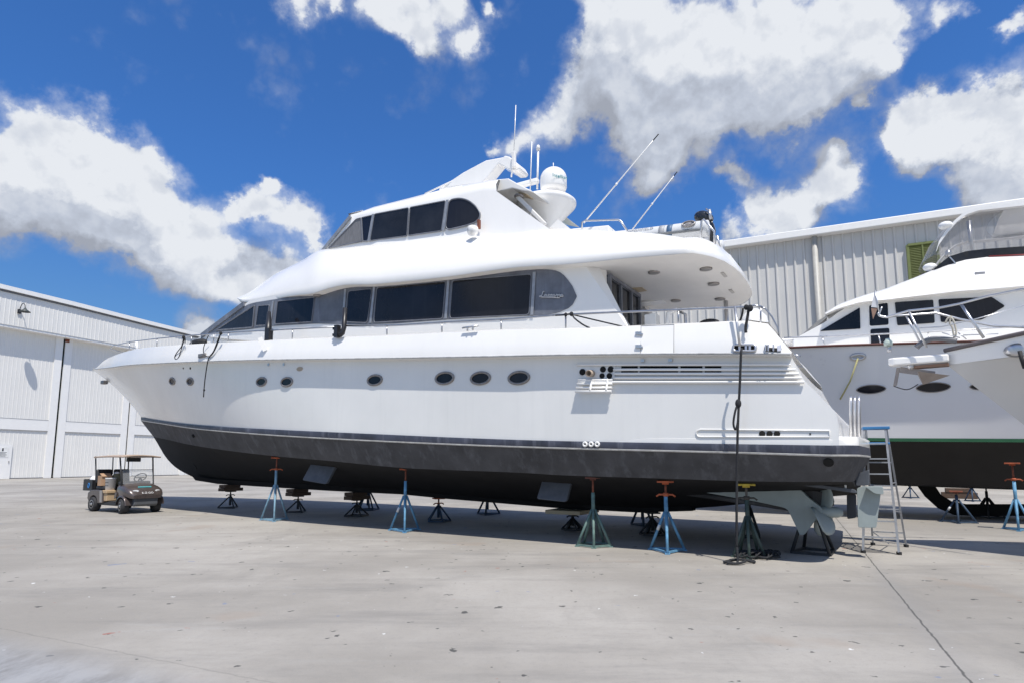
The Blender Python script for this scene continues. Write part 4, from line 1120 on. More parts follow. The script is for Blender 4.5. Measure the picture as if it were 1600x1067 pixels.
for f_ in (.12,.32,.52,.72): w = MB(); w.bar(L_(rl_.lerp(ul, f_)), L_(rr_.lerp(ur, f_)), .025); w.build('rear_bar', alu, lad)
for a, b, q in ((rl_.lerp(ul,.12), (rl_.lerp(ul,.02)+rr_.lerp(ur,.02))/2, .018), (rl_.lerp(ul,.3), fl_.lerp(tl,.33), .015), (rr_.lerp(ur,.3), fr_.lerp(tr_,.33), .015), (rr_.lerp(ur,.55), fr_.lerp(tr_,.55), .015), (rl_.lerp(ul,.55), fl_.lerp(tl,.55), .015)):
    w = MB(); w.bar(L_(a), L_(b), q); w.build('brace', alu, lad)
bluepl = mat('blue_plastic', (.035,.17,.38), .45, var=.2)
w = MB(); w.box(L_(tc_)+Vector((0,0,.02)), (tw_+.10,.26,.055), Matrix.Rotation(math.atan2(fx.y,fx.x),3,'Z')); w.build('top_cap', bluepl, lad, bevel=.01)
w = MB(); a = (fl_.lerp(tl,.86)+fr_.lerp(tr_,.86))/2; w.box(L_(a)+yl*.14+Vector((0,0,.04)), (tw_+.06,.30,.04), Matrix.Rotation(math.atan2(fx.y,fx.x),3,'Z')); w.build('tool_tray', bluepl, lad, bevel=.01)
for p in (fl_, fr_, rl_, rr_): w = MB(); w.box(L_(p)+Vector((0,0,.025)), (.05,.08,.05)); w.build('foot', black, lad)

# ------------------------------------------------------------------ ropes
def rope(name, label, pts, r=.018, cat='rope', m=rope_m, world=True, knots=()):
    w = MB(); w.tube(pts, r, 7)
    for k in knots: w.ball(k[0], k[1], 10, 8, sc=k[2] if len(k) > 2 else (1,1,1.2))
    return tag(w.build(name, m), label, cat)
def WY(px, py, t): p = Y(px, py, t); return F1.O + F1.u*p.x + F1.n*p.y + Vector((0,0,p.z))
gq = ground(1152, 880)
tr0 = F1.loc(gq).y
pts = [WY(1159,545,3.05), WY(1158,549,3.12), WY(1157.5,560,3.13), WY(1156,600,3.12), WY(1154,640,3.10), WY(1152.5,680,3.08), WY(1151.5,740,3.05), WY(1151,800,3.04), WY(1151,850,3.02)]
gz = Vector((pts[-1].x, pts[-1].y, .03))
pts += [Vector((gz.x,gz.y,.25)), gz+Vector((-.02,-.06,.0)), gz+Vector((-.14,-.1,0)), gz+Vector((-.22,-.02,0)), gz+Vector((-.1,.05,.01)), gz+Vector((.08,.02,.03)), gz+Vector((.24,-.02,0)), gz+Vector((.28,.06,0)), gz+Vector((.1,.09,.02)), gz+Vector((-.1,-.0,.03)), gz+Vector((-.2,-.14,0)), gz+Vector((-.05,-.17,0)), gz+Vector((.1,-.08,.02))]
k1 = WY(1153.5,630,3.11)
pr = [tuple(p) for p in pts]
ro = rope('stern_rope', 'long dark mooring rope hanging from the stern fairlead to the concrete', sm(pr, 4), .02, knots=[(k1,.05,(1,1,1.5))])
w = MB(); w.tube(sm([tuple(k1+Vector(v)) for v in ((0,0,0),(-.06,-.02,-.12),(-.10,-.02,-.32),(-.07,-.02,-.42),(-.03,-.02,-.30),(0,-.01,-.05))], 5), .017, 6); w.build('rope_loop', rope_m, ro)
c_ = ground(1186, 871); pts = []
for i in range(60): a = i*.62; rr2 = .14+.12*math.sin(i*1.7); pts.append((c_.x+rr2*1.5*math.cos(a)+.02*i/10-.05, c_.y+rr2*1.1*math.sin(a), .02+.05*(math.sin(i*2.3)+1)))
rope('rope_pile', 'tangled pile of dark rope beside the base of the yellow padded stand', sm([tuple(p) for p in pts], 3), .014)
def yrope(name, label, pix, t, r=.014, n=5, knots=(), parent=None):
    pts = sm([tuple(WY(x, y, t)) for x, y in pix], n); 
    return rope(name, label, pts, r, knots=[(WY(x, y, t), q) for x, y, q in knots])
tb_ = Y(340, 530, b_rail).y
yrope('bow_line', 'thin dark line hanging from the bow rail down the flared bow', [(345,521),(341,530),(334,548),(328,556),(325,563),(322,580),(319.5,600),(318,620)], lambda s: b_rail(s)+.08, .016, knots=[(319,609,.03),(345,521,.045)])
yrope('bow_line', 'short dark line running from the bow rail into the hawse fitting', [(326,524),(319,540),(318,550),(322,556),(330,555),(338,542),(345,522)], lambda s: b_rail(s)+.06, .013)
yrope('line_loop', 'small dark loop of line tied to the bow rail', [(287,526),(284,540),(276,551),(273,558),(276,561),(280,556),(284,543),(289,528),(289,536)], lambda s: b_rail(s)+.04, .014, knots=[(287,527,.05)])
yrope('rail_line', 'dark line tied to the side rail drooping onto the deck aft of the saloon', [(868,493),(880,492.5),(893,491),(897,497),(910,507),(922,513)], lambda s: b_rail(s)-.1, .016, knots=[(893,491,.04),(884,492,.035)])
yrope('rail_line', 'dark line slanting from the side rail knot down towards the bulwark door', [(893,491.5),(920,498),(950,505),(972,510)], lambda s: b_rail(s)-.16, .014)
yrope('rail_line', 'black line knotted on the rail above the stern fairlead', [(1163,480),(1170,482),(1175,481),(1170,484),(1168,495),(1165,512),(1165.5,520)], lambda s: 2.95, .024, knots=[(1172,482,.05),(1166,480.5,.04)])
yrope('rail_line', 'black line drooping over the rail left of the stern knot', [(1161,480),(1160,490),(1157,500),(1155,503)], lambda s: 2.7, .018)
p0, p1 = WY(950, 485, 2.6), WY(955, 495, 2.6)

# ------------------------------------------------------------------ dinghy on the boat deck
dt = .05
dz0 = Y(1075, 372, dt+.7)
dingh = thing('inflatable_dinghy', 'grey and white inflatable dinghy lying on the boat deck of the large yacht', 'dinghy', F1.O + F1.u*(Y(1096,366,.65).x) + Vector((0,0,Y(1085,363,.65).z-.31)), F1.rz); dingh.rotation_euler[1] = -rad(4.5)
tub = mat('dinghy_grey_tube', (.60,.61,.62), .55, var=.06)
dbase = dingh.location.copy(); sD = Y(1096,366,.65).x; zD = dbase.z
def DL(px, py, t): p = Y(px, py, t); return Vector((p.x-sD, t, p.z-zD))
tubeR = .175; LD = 4.2
for sgn, nm in ((1,'tube'),(-1,'tube')):
    w = MB(); pts = [(-.10,.68*sgn,.33),(0,.68*sgn,.33),(LD*.3,.68*sgn,.33),(LD*.6,.64*sgn,.36),(LD*.8,.5*sgn,.40),(LD*.93,.25*sgn,.44),(LD*.97,0,.45)]
    w.tube(sm(pts, 5), [.08]+[tubeR]*29+[tubeR]*1, 16) if False else w.tube(sm(pts, 5), [.07,.12,.155]+[tubeR]*28, 16)
    tb2 = w.build(nm, tub, dingh)
    if sgn > 0:
        w = MB()
        for x0, m_ in ((.60,'b'),):
            w.tube([(x0,.68,.33),(x0+.12,.68,.33)], tubeR+.004, 20)
        w.build('blue_band', mat('navy_band', (.06,.13,.24), .5), tb2)
        w = MB(); w.tube([(.77,.68,.33),(.90,.68,.33)], tubeR+.004, 20); w.build('grey_band', mat('grey_band', (.36,.37,.39), .5), tb2)
        w = MB(); w.tube(sm([(x, .68+.18*math.cos(-.35), .33+.18*math.sin(-.35)) for x in (-.05,.6,1.4,2.1)], 4), .03, 6); w.build('rubbing_strake', mat('strake_grey', (.16,.17,.18), .6), tb2)
        w = MB(); P = Vector((.25, .68+.152, .33+.088)); nn = Vector((0,.87,.5)); ring(w, P, nn, .13, .075, .022, .01); disc(w, P, nn, .07, .04, .02); w.build('valve_patch', rimm, tb2)
hullw = mat('dinghy_hull', (.55,.55,.56), .4)
w = MB(); w.grid([[(x, y*(1 if x < 2.4 else max(.05, 1-(x-2.4)/1.3)), z+.1*max(0, x-1.8)) for x in (0,.8,1.6,2.4,3.0,3.5)] for y, z in ((.6,.2),(.35,.05),(0,-.02),(-.35,.05),(-.6,.2))]); w.build('hull', hullw, dingh)
w = MB(); w.box((.02,0,.35), (.06,1.1,.42)); w.build('transom', hullw, dingh)
def text_obj(s, size, m, parent, origin, xdir, ydir, name='lettering', ext=.002, font_sx=1.0):
    cu = bpy.data.curves.new('txt', 'FONT'); cu.body = s; cu.size = size; cu.extrude = ext; cu.align_x = 'CENTER'; cu.align_y = 'CENTER'; cu.space_character = 1.05
    to = bpy.data.objects.new('txt', cu); COL.objects.link(to); bpy.context.view_layer.update()
    dg_ = bpy.context.evaluated_depsgraph_get(); me = bpy.data.meshes.new_from_object(to.evaluated_get(dg_)); bpy.data.objects.remove(to); bpy.data.curves.remove(cu)
    x, y = Vector(xdir).normalized(), Vector(ydir).normalized(); z = x.cross(y)
    for v in me.vertices: c = v.co.copy(); v.co = Vector(origin) + x*c.x*font_sx + y*c.y + z*c.z
    me.materials.clear(); me.materials.append(m)
    o = bpy.data.objects.new(name, me); COL.objects.link(o); o.parent = parent
    return o
ang = .55; nrm = Vector((0, math.cos(ang), math.sin(ang))); upv = Vector((0, -math.sin(ang), math.cos(ang)))
text_obj('HIGHFIELD', .10, mat('letter_grey', (.25,.26,.28), .5), dingh, Vector((1.30,.68,.335))+nrm*(tubeR+.006), (-1,0,0), upv, font_sx=1.1)
ob = thing('outboard_motor', 'black outboard motor tilted up on the stern of the dinghy', 'outboard motor', dingh.location + F1.u*(.22) + Vector((0,0,.50)), F1.rz); ob.scale = (.72,.72,.72)
obm = mat('outboard_black', (.018,.02,.023), .22, var=.2, coat=.4)
w = MB(); w.ball((0,0,0), .3, 20, 14, sc=(1.05,.62,.72)); cw = w.build('cowling', obm, ob); cw.location = (-.18,0,.48); cw.rotation_euler = (0,rad(-28),0)
w = MB(); w.prism([(-.06,.09,.36),(-.46,.09,.28),(-.52,.09,.02),(-.44,.09,-.36),(-.30,.09,-.62),(-.16,.09,-.66),(-.20,.09,-.3),(-.16,.09,.02),(.02,.09,.15)], (0,-.18,0)); w.build('leg', obm, ob, bevel=.03)
w = MB(); w.box((0,0,.05), (.14,.28,.3)); w.build('bracket', blackp, ob, bevel=.02)
w = MB(); w.tube([(-.40,.19,.62),(-.44,.19,.30)], .05, 8); w.tube([(-.30,.185,.68),(-.46,.185,.52)], .025, 6); w.build('silver_trim', steel, ob)
# dome lettering
text_obj('Intellian', .13, mat('letter_teal', (.03,.25,.28), .5), dome, dc+Vector((0,0,.22))+Vector((-.80,.55,0)).normalized()*(dr_+.006), (-.55,-.80,0), (0,0,1), ext=.003)
# ------------------------------------------------------------------ golf cart
cq = ground(147, 798); cq2 = ground(192, 802)
fx_ = Vector((cq2.x-cq.x, cq2.y-cq.y, 0)).normalized(); wb = (cq2-cq).length
cart = thing('golf_cart', 'bronze golf cart with tan roof and clear windscreen parked off the yacht bow', 'golf cart', (0,0,0), math.atan2(fx_.y, fx_.x))
lf = Vector((-fx_.y, fx_.x, 0))
TRK = .98; WB = wb
cart.location = (cq.x + lf.x*TRK/2 + fx_.x*WB/2, cq.y + lf.y*TRK/2 + fx_.y*WB/2, 0)   # centre between the axles
bz = mat('bronze_paint', (.105,.085,.08), .28, metal=.35, var=.15, coat=.5, vscale=4)
seatm = mat('black_vinyl', (.025,.026,.030), .5, var=.2)
trim = mat('cart_plastic', (.03,.031,.034), .55, var=.2)
tyre = mat('tyre_rubber', (.03,.03,.033), .8, var=.3, vscale=14, bump=.2)
rimw = mat('wheel_rim', (.52,.50,.48), .3, metal=.6)
RW = .235
for x in (-WB/2, WB/2):
    for sgn in (-1, 1):
        wo = bpy.data.objects.new('wheel', None)
        w = MB(); cx, cy = x, sgn*TRK/2
        prof = [(.12,-.10),(RW*.86,-.115),(RW*.97,-.09),(RW,-.05),(RW,.05),(RW*.97,.09),(RW*.86,.115),(.12,.10)]
        st_ = Matrix.Rotation(rad(-14), 3, 'Z') if x > 0 else Matrix.Identity(3)
        ax_ = st_ @ Vector((0,1,0))
        w.lathe(prof, (cx,cy,RW), ax_, 28); wh = w.build('wheel', tyre, cart)
        w = MB(); fc = Vector((cx,cy,RW)) + ax_*sgn*.088
        w.lathe([(.135,.0),(.135,.02*sgn),(.115,.012*sgn),(.05,.005*sgn),(.045,.03*sgn),(.001,.032*sgn)], fc, ax_, 24); w.build('rim', rimw, wh)
        w = MB()
        for k in range(5):
            a = 2*math.pi*k/5; p = fc + ax_*sgn*.018 + (st_ @ Vector((math.cos(a),0,math.sin(a))))*.085; disc(w, p, ax_*sgn, .022, .022, .006, n=10)
        w.build('rim_hole', darkh, wh)
Bx = WB/2
# front cowl: lofted cross sections
def sec(x, hw, z0, z1, zs, crown=.04):                   # half width, bottom, top, shoulder
    r = []
    for k in range(13):
        a = math.pi*k/12
        cy = math.cos(a); cz = math.sin(a)
        r.append(Vector((x, hw*(abs(cy)**.55)*(1 if cy >= 0 else -1), zs+(z1-zs)*(cz**.7)*1.0)))
    return [Vector((x, hw*.96, z0))] + r + [Vector((x, -hw*.96, z0))]
w = MB(); ss = [sec(Bx-.46,.50,.50,.95,.72), sec(Bx-.30,.53,.52,.95,.72), sec(Bx-.1,.56,.54,.93,.70), sec(Bx+.1,.57,.54,.87,.67), sec(Bx+.25,.55,.52,.80,.64), sec(Bx+.37,.50,.48,.70,.58), sec(Bx+.43,.42,.47,.58,.53)]
w.grid(ss); w.add(ss[-1], [tuple(range(len(ss[-1])))]); w.add(ss[0], [tuple(range(len(ss[0])))[::-1]])
cowl = w.build('front_cowl', bz, cart, autos=45)
w = MB(); w.prism([(Bx+.38,.36,.49),(Bx+.40,.34,.28),(Bx+.34,.34,.22),(Bx+.1,.36,.24),(Bx-.05,.36,.49)], (0,-.72,0)); w.build('bumper', mat('bumper_grey', (.085,.09,.10), .5), cart, bevel=.02)
for sgn in (-1, 1):                                      # arches over the front wheels
    w = MB(); a_ = []
    for k in range(9):
        a = math.pi*(.02+.96*k/8); a_.append((Bx+.30*math.cos(a), .245+.315*math.sin(a)))
    w.grid([[Vector((x, sgn*y_, z)) for x, z in a_] for y_ in (.36,.56,.60)]); w.grid([[Vector((x, sgn*.60, z)), Vector((x, sgn*.60, z-.04))] for x, z in a_]); w.build('wheel_arch', bz, cart)
    w = MB(); pts = [(Bx-.42,.50),(Bx-.40,.62),(Bx-.52,.66),(Bx-.55,.45)]; w.prism([Vector((x, sgn*.53, z)) for x, z in pts], (0,-sgn*.03,0)); w.build('cowl_side', bz, cart)
w = MB(); w.box((-.02,0,.27), (WB*.74,.98,.10)); w.box((.25,0,.335), (.8,.9,.03)); w.build('floor', trim, cart, bevel=.02)
# rear body
side = [(-Bx-.42,.42),(-Bx-.40,.60),(-Bx-.2,.69),(-Bx+.15,.71),(-Bx+.52,.70),(-Bx+.60,.66),(-Bx+.64,.30),(-Bx+.3,.27),(-Bx+.27,.36)]
arch = [(-Bx+.29*math.cos(a), .235+.29*math.sin(a)) for a in [math.pi*(.05+.9*k/8) for k in range(9)]]
poly = side[:-1] + arch
w = MB(); w.prism([Vector((x,.55,z)) for x, z in poly], (0,-1.10,0)); w.build('rear_body', bz, cart, bevel=.025)
w = MB(); w.prism([Vector((x,-.552,z)) for x, z in ((-Bx+.42,.69),(-Bx+.57,.69),(-Bx+.60,.31),(-Bx+.47,.31))], (0,-.012,0)); w.build('body_panel', mat('light_panel', (.30,.28,.27), .35), cart)
w = MB(); w.box((-Bx+.28,0,.77), (.56,1.02,.13)); w.build('seat', seatm, cart, bevel=.05)
w = MB()
Rb = Matrix.Rotation(rad(-10), 3, 'Y')
for t in (-.27,.27): w.box((-Bx+.0,t,1.14), (.10,.50,.46), Rb)
w.build('backrest', seatm, cart, bevel=.05)
# roof on struts
roofm = mat('tan_roof', (.42,.32,.25), .5, var=.1)
w = MB(); w.grid([[Vector((x, y, 1.80+.05*(1-(y/.6)**2)-.03*abs(x)**2*.6)) for x in (-1.02,-.98,-.6,0,.5,.82,.86)] for y in (-.60,-.57,-.3,0,.3,.57,.60)]); rf_ = w.build('roof', roofm, cart); s_ = rf_.modifiers.new('thick', 'SOLIDIFY'); s_.thickness = .045; s_.offset = -1
for sgn in (-1, 1):
    w = MB(); w.tube([(-Bx-.02,sgn*.50,.75),(-Bx-.06,sgn*.50,1.2),(-Bx-.14,sgn*.52,1.80)], .022, 8); w.build('roof_strut', trim, cart)
    w = MB(); w.tube([(Bx-.30,sgn*.48,.80),(Bx-.34,sgn*.48,1.2),(Bx-.46,sgn*.50,1.79)] if False else [(Bx-.20,sgn*.49,.70),(Bx-.28,sgn*.49,1.15),(Bx-.42,sgn*.51,1.79)], .024, 8); w.build('roof_strut', trim, cart)
w = MB(); w.tube([(-.05,-.52,.78),(-.09,-.52,1.3),(-.10,-.52,1.79)], .018, 6) if False else w.tube([(-Bx-.05,0,1.2),(-Bx-.10,0,1.80)], .018, 6); w.build('roof_strut', trim, cart)
clear = mat('clear_screen', (.95,.96,.97), .05, trans=1.0, ior=1.02, var=.02, alpha=.28)
tint = mat('tinted_screen', (.55,.57,.6), .08, alpha=.2, var=.05)
ws_ = [(Bx-.20,.47,.90),(Bx-.20,-.47,.90),(Bx-.285,-.47,1.36),(Bx-.285,.47,1.36)]
w = MB(); w.prism([Vector(p) for p in ws_], (.008,0,.002)); wsn = w.build('windscreen', tint, cart)
w = MB(); w.tube([Vector(p)+Vector((.004,0,0)) for p in ws_], .009, 6, True); w.build('screen_edge', trim, wsn)
w = MB(); ring(w, Vector((Bx-.60,.25,1.10)), Vector((-.72,0,.70)), .18, .18, .018); stw = w.build('steering_wheel', trim, cart)
w = MB(); w.tube([(Bx-.60,.25,1.10),(Bx-.36,.25,.86)], .025, 8); [w.bar((Bx-.60,.25,1.10), (Bx-.60+dx,.25+dy,1.10+dx*1.0), .03) for dx, dy in ((.0,.15),(0,-.15),(-.11,0))]; w.build('steering_column', trim, stw)
w = MB(); w.box((Bx-.42,0,.93), (.12,.95,.12)); w.build('dashboard', trim, cart, bevel=.03)
w = MB(); w.box((Bx-.44,-.08,1.68), (.10,.42,.13)); w.build('roof_console', trim, cart, bevel=.02)
text_obj('E-Z-GO', .085, mat('letter_white', (.8,.8,.8), .4), cart, (Bx+.425,0,.64), (0,1,0), (-.55,0,1), font_sx=1.2)
w = MB(); 
dcl = [Vector((Bx+.215,y,z)) for y, z in ((-.20,.755),(.22,.755),(.22,.79),(-.20,.79))]
w = MB()
for i in range(9): w.box((Bx+.235,-.19+.045*i,.815), (.05,.034,.03), Matrix.Rotation(rad(28),3,'Y'))
w.build('teal_decal', mat('letter_teal2', (.10,.42,.45), .4), cart)
for t in (-.33, .33): w = MB(); disc(w, Vector((Bx+.345,t,.70)), Vector((.8,t*.6,.4)).normalized(), .085, .035, .012); w.build('headlight', mat('headlight_lens', (.55,.56,.58), .1), cart)
# load in the cart
rz_ = cart.rotation_euler.z
def CW(x, y, z): return cart.location + fx_*x + lf*y + Vector((0,0,z))
crate = thing('black_crate', 'black crate hung behind the golf cart seat with a blue mark', 'crate', CW(-Bx-.50,-.12,.66), rz_)
w = MB(); D = (.62,.80,.36)
for c, d in (((0,0,.015),(D[0],D[1],.03)), ((D[0]/2,0,.18),(.025,D[1],.36)), ((-D[0]/2,0,.18),(.025,D[1],.36)), ((0,D[1]/2,.18),(D[0],.025,.36)), ((0,-D[1]/2,.18),(D[0],.025,.36))): w.box(c, d)
w.build('shell', blackp, crate)
w = MB(); ring(w, Vector((.08,-D[1]/2-.014,.17)), Vector((0,-1,0)), .05, .075, .014); w.build('blue_mark', mat('logo_blue', (.02,.20,.55), .5), crate)
w = MB(); w.tube([(-.28,-.4,.36),(-.28,.4,.36)], .02, 6); w.build('lid_edge', black, crate)
bag = mat('white_bag', (.72,.72,.75), .8, var=.15, vscale=7)
w = MB(); w.ball((0,0,.0), .2, 14, 9, sc=(1.1,1.3,.7)); w.ball((.1,.1,.06), .14, 12, 8); w.ball((-.12,-.08,.02), .15, 12, 8)
bg_ = w.build('plastic_bags', bag, None); bg_.location = CW(-Bx-.48,-.18,.98); tag(bg_, 'crumpled white plastic bags heaped in the black crate', 'plastic bags')
bk = thing('bucket', 'white printed paint bucket riding in front of the golf cart seat', 'bucket', CW(-Bx+.66,-.36,.702), rz_)
w = MB(); w.lathe([(.135,0),(.155,.36),(.162,.36),(.162,.39),(.15,.39),(.14,.06),(.001,.05)], n=24); w.build('pail', mat('pail_white', (.75,.75,.76), .45, var=.08), bk)
w = MB()
for z in (.14,.24): w.tube([(.149*math.cos(a)*(.94+z*.17), .149*math.sin(a)*(.94+z*.17), z) for a in [rad(d) for d in range(-120,-40,8)]], .009, 5)
w.build('print', blackp, bk)
bx = thing('cardboard_box', 'open cardboard box on the golf cart seat behind the bucket', 'cardboard box', CW(-Bx+.36,-.40,.837), rz_)
cb = mat('cardboard', (.42,.27,.17), .8, var=.15)
w = MB(); w.box((0,0,.16), (.22,.34,.32)); w.build('box', cb, bx, bevel=.004); w = MB(); w.box((.05,0,.345), (.2,.3,.02), Matrix.Rotation(.5,3,'Y')); w.build('flap', cb, bx)
bx = thing('olive_bag', 'olive green bag standing beside the bucket on the golf cart seat', 'bag', CW(-Bx+.40,-.04,.837), rz_)
w = MB(); w.lathe([(.14,0),(.17,.1),(.16,.3),(.12,.38),(.001,.40)], n=18); w.build('sack', mat('olive_cloth', (.17,.16,.10), .85, var=.2), bx); w = MB(); w.ball((0,-.02,.40), .08, 12, 8, sc=(1.3,1,.6)); w.build('top_cloth', bag, bx)
bx = thing('tan_tub', 'low tan tub standing under the bucket on the golf cart floor', 'tub', CW(-Bx+.62,-.25,.352), rz_)
w = MB(); w.box((.06,-.11,.295), (.30,.36,.10)); w.box((.06,-.11,.122), (.24,.30,.244)); w.build('tub', mat('tan_plastic', (.50,.36,.22), .6), bx, bevel=.02)

# ------------------------------------------------------------------ left hangar
A0 = ground(80, 746.3); FH = Frame(A0, -DH)               # s runs towards the left of the picture, t towards the yard
def HP(px, py, t=0): return FH.st(px, py, t)
hang = thing('hangar', 'long white metal hangar with tall sliding doors behind the golf cart', 'hangar', A0, FH.rz)
wm = mat('hangar_sheet', (.80,.785,.75), .5, var=.04, vscale=.5, streak=.10, streak_col=(.45,.44,.42))
wtr = mat('hangar_trim', (.86,.85,.83), .45, var=.03, vscale=2)
HT = .9                                                  # the header stands this far in front of the doors
eave = [(-60,431),(0,445.5),(48,453.5),(112,472.6),(220,500),(310,522)]
head = [(-60,495),(0,507),(102,525),(169,535.5),(310,558)]
E_ = [HP(x, y, HT) for x, y in eave]; Hd = [HP(x, y, HT) for x, y in head]
SL, SR = 9.0, -60.0
def ze(s):
    P = sorted([(p.x, p.z) for p in E_]); 
    if s < P[0][0]: return P[0][1] + (P[1][1]-P[0][1])/(P[1][0]-P[0][0])*(s-P[0][0])
    return interp(s, [p[0] for p in P], [p[1] for p in P])
zh = float(np.mean([p.z for p in Hd]))
def ribs(mb, s0, s1, z0f, z1f, t, step=.32, d=.035, wd=.09):
    n = int(abs(s1-s0)/step); lo = min(s0, s1); rows0 = []; rows1 = []
    for i in range(n):
        a = lo+i*step
        for x, y in ((a,0),(a+step-wd,0),(a+step-wd*.7,d),(a+step-wd*.3,d)):
            rows0.append(Vector((x, t+y, z0f(x)))); rows1.append(Vector((x, t+y, z1f(x))))
    x = max(s0, s1); rows0.append(Vector((x, t, z0f(x)))); rows1.append(Vector((x, t, z1f(x))))
    mb.grid([rows0, rows1], False)
zmin = lambda s: max(3.2, min(ze(s), 40))
w = MB(); ribs(w, SL, SR, lambda s: min(zh, max(2, ze(s)-1.0)), lambda s: max(2.2, ze(s)-.25), HT, .42, .022, .12); w.build('header', wm, hang)
w = MB(); 
for a, b in zip([SL,0,-8,-16,-24,-32,-40,-50], [0,-8,-16,-24,-32,-40,-50,-60]):
    w.bar((a,HT+.12,max(2.3,ze(a))-.16), (b,HT+.12,max(2.3,ze(b))-.16), .3, .42)
w.build('eave_trim', wtr, hang)
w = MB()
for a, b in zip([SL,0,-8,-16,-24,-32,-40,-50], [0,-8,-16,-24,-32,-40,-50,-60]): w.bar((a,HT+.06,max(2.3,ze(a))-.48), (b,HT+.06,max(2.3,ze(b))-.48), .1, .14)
w.build('eave_shadow_strip', mat('dark_strip_grey', (.16,.16,.17), .6), hang)  # dark bar that paints in the shade under the eave
w = MB(); w.box(((SL+SR)/2, HT/2-.2, zh-.12), (abs(SL-SR), HT+.3, .2)); w.build('header_soffit', wtr, hang)
w = MB(); w.grid([[Vector((s, HT+.2, max(2.4,ze(s)))), Vector((s, -30, max(2.4,ze(s))+.0))] for s in (SL,0,-10,-20,-30,-40,-50,SR)], False); w.build('roof', wtr, hang)
ZT = zh
def leaf(s0, s1, t, ribstep=.36):
    w = MB(); ribs(w, s0, s1, lambda s: .06, lambda s: ZT, t, ribstep, .016, .08); o = w.build('sliding_door', wm, hang)
    w = MB(); lo, hi = min(s0,s1), max(s0,s1)
    b0, b1 = HP(60, 656, t).z, HP(60, 672, t).z
    w.box((lo+.35, t+.07, ZT/2+.03), (.7,.06,ZT)); w.build('door_stile', wtr, o)
    w = MB(); w.box((hi-.35, t+.07, ZT/2+.03), (.7,.06,ZT)); w.build('door_stile', wtr, o)
    w = MB(); w.box(((lo+hi)/2, t+.065, (b0+b1)/2), (hi-lo-1.42,.05,b0-b1)); w.build('door_band', wtr, o)
    w = MB(); w.box(((lo+hi)/2, t+.075, b0+.03), (hi-lo-1.42,.05,.05)); w.box(((lo+hi)/2, t+.075, b1-.03), (hi-lo-1.42,.05,.05)); w.build('band_flashing', mat('flashing_grey', (.35,.35,.36), .6), o)
    w = MB(); w.box(((lo+hi)/2, t+.04, .05), (hi-lo,.08,.09)); w.build('door_sill', mat('dark_strip_grey', (.16,.16,.17), .6), o)
    return o
s_gap = HP(84, 700, 0).x; s_gap2 = HP(198, 690, 0).x
leaf(9, s_gap+.06, .0); leaf(s_gap-.22, s_gap2+.05, -.12); leaf(s_gap2-.05, s_gap2*2-s_gap, .0); leaf(s_gap2*2-s_gap-.1, SR, -.12)
w = MB(); w.box((s_gap-.08, -.2, ZT/2), (.3,.1,ZT)); w.build('door_gap', darkh, hang)
for sx in (s_gap2, s_gap2*2-s_gap): w = MB(); w.box((sx, -.25, ZT/2), (.5,.1,ZT)); w.build('door_gap', mat('gap_grey', (.2,.2,.21), .7), hang)
w = MB(); w.box((s_gap-.35, .02, ZT-.35), (.35,.12,.4)); w.build('door_stop', rustm, hang)
pd0, pd1 = HP(-22, 720, .12), HP(17, 720, .12); pt = HP(10, 694, .12).z
w = MB(); w.box(((pd0.x+pd1.x)/2, .12, pt/2+.02), (abs(pd0.x-pd1.x), .08, pt)); pdo = w.build('person_door', wtr, hang)
w = MB(); c_ = HP(4, 706, .17); w.box(c_, (1.0,.02,.95)); sg = w.build('notice', mat('paper', (.8,.8,.78), .6), pdo)
w = MB(); w.box(c_+Vector((0,.012,.25)), (.12,.01,.28))
for i in range(4): w.box(c_+Vector((.05*(i % 2),.012,-.02-.11*i)), (.7-.1*(i % 2),.01,.035))
w.build('printed_lines', blackp, sg); w = MB(); w.box(HP(13.5,721,.17), (.08,.08,.2)); w.build('door_handle', steel, pdo)
w = MB(); w.box(((SL+SR)/2, -15, .2), (abs(SL-SR)-1, 29, .1)); w.build('slab', mat('hangar_floor', (.3,.3,.3), .8), hang)
# gooseneck lamp on the header
lp = HP(38, 495, HT+1.0); lw = FH.O + FH.u*lp.x + FH.n*(HT+.06) + Vector((0,0,HP(38,489,HT).z))
lamp = thing('wall_lamp', 'dark gooseneck lamp on the white hangar front', 'lamp', lw, FH.rz)
w = MB(); w.tube(sm([(0,0,.0),(0,.15,.45),(0,.45,.75),(0,.8,.62),(0,.95,.25)], 5), .035, 8); w.build('gooseneck', blackp, lamp)
w = MB(); w.lathe([(.08,.25),(.14,.12),(.45,-.1),(.46,-.14),(.40,-.10),(.001,.05)], (0,.95,.0), n=20); w.build('lamp_shade', mat('lamp_green', (.05,.06,.06), .5), lamp)
w = MB(); w.box((0,.03,0), (.3,.12,.4)); w.build('wall_plate', blackp, lamp)

# ------------------------------------------------------------------ right hangar
UR = Vector((-.910,.414,0)).normalized()
ZE = 19.0; r_ = ray(1128, 383); k_ = (ZE-HC)/r_.z; B0_ = Vector((r_.x*k_, r_.y*k_, 0))
FR = Frame(B0_, UR); RP_ = FR.st
shed = thing('boat_shed', 'tall ribbed grey metal shed with gutter and green louvre behind the yachts', 'shed', B0_, FR.rz)
rm_ = mat('shed_sheet', (.60,.59,.57), .45, var=.05, vscale=.4, streak=.15, streak_col=(.38,.38,.39))
s1, s2 = -52.0, 14.0
w = MB(); ribs(w, s1, s2, lambda s: .05, lambda s: ZE-.35, 0, .66, .11, .22)
n_ = int((s2-s1)/1.0)
for i in range(n_):
    for q in (.25,.5): pass
w.build('wall', rm_, shed)
w = MB(); w.bar((s1,.35,ZE-.18), (s2,.35,ZE-.18), .7, .55); w.build('gutter', wtr, shed, bevel=.05)
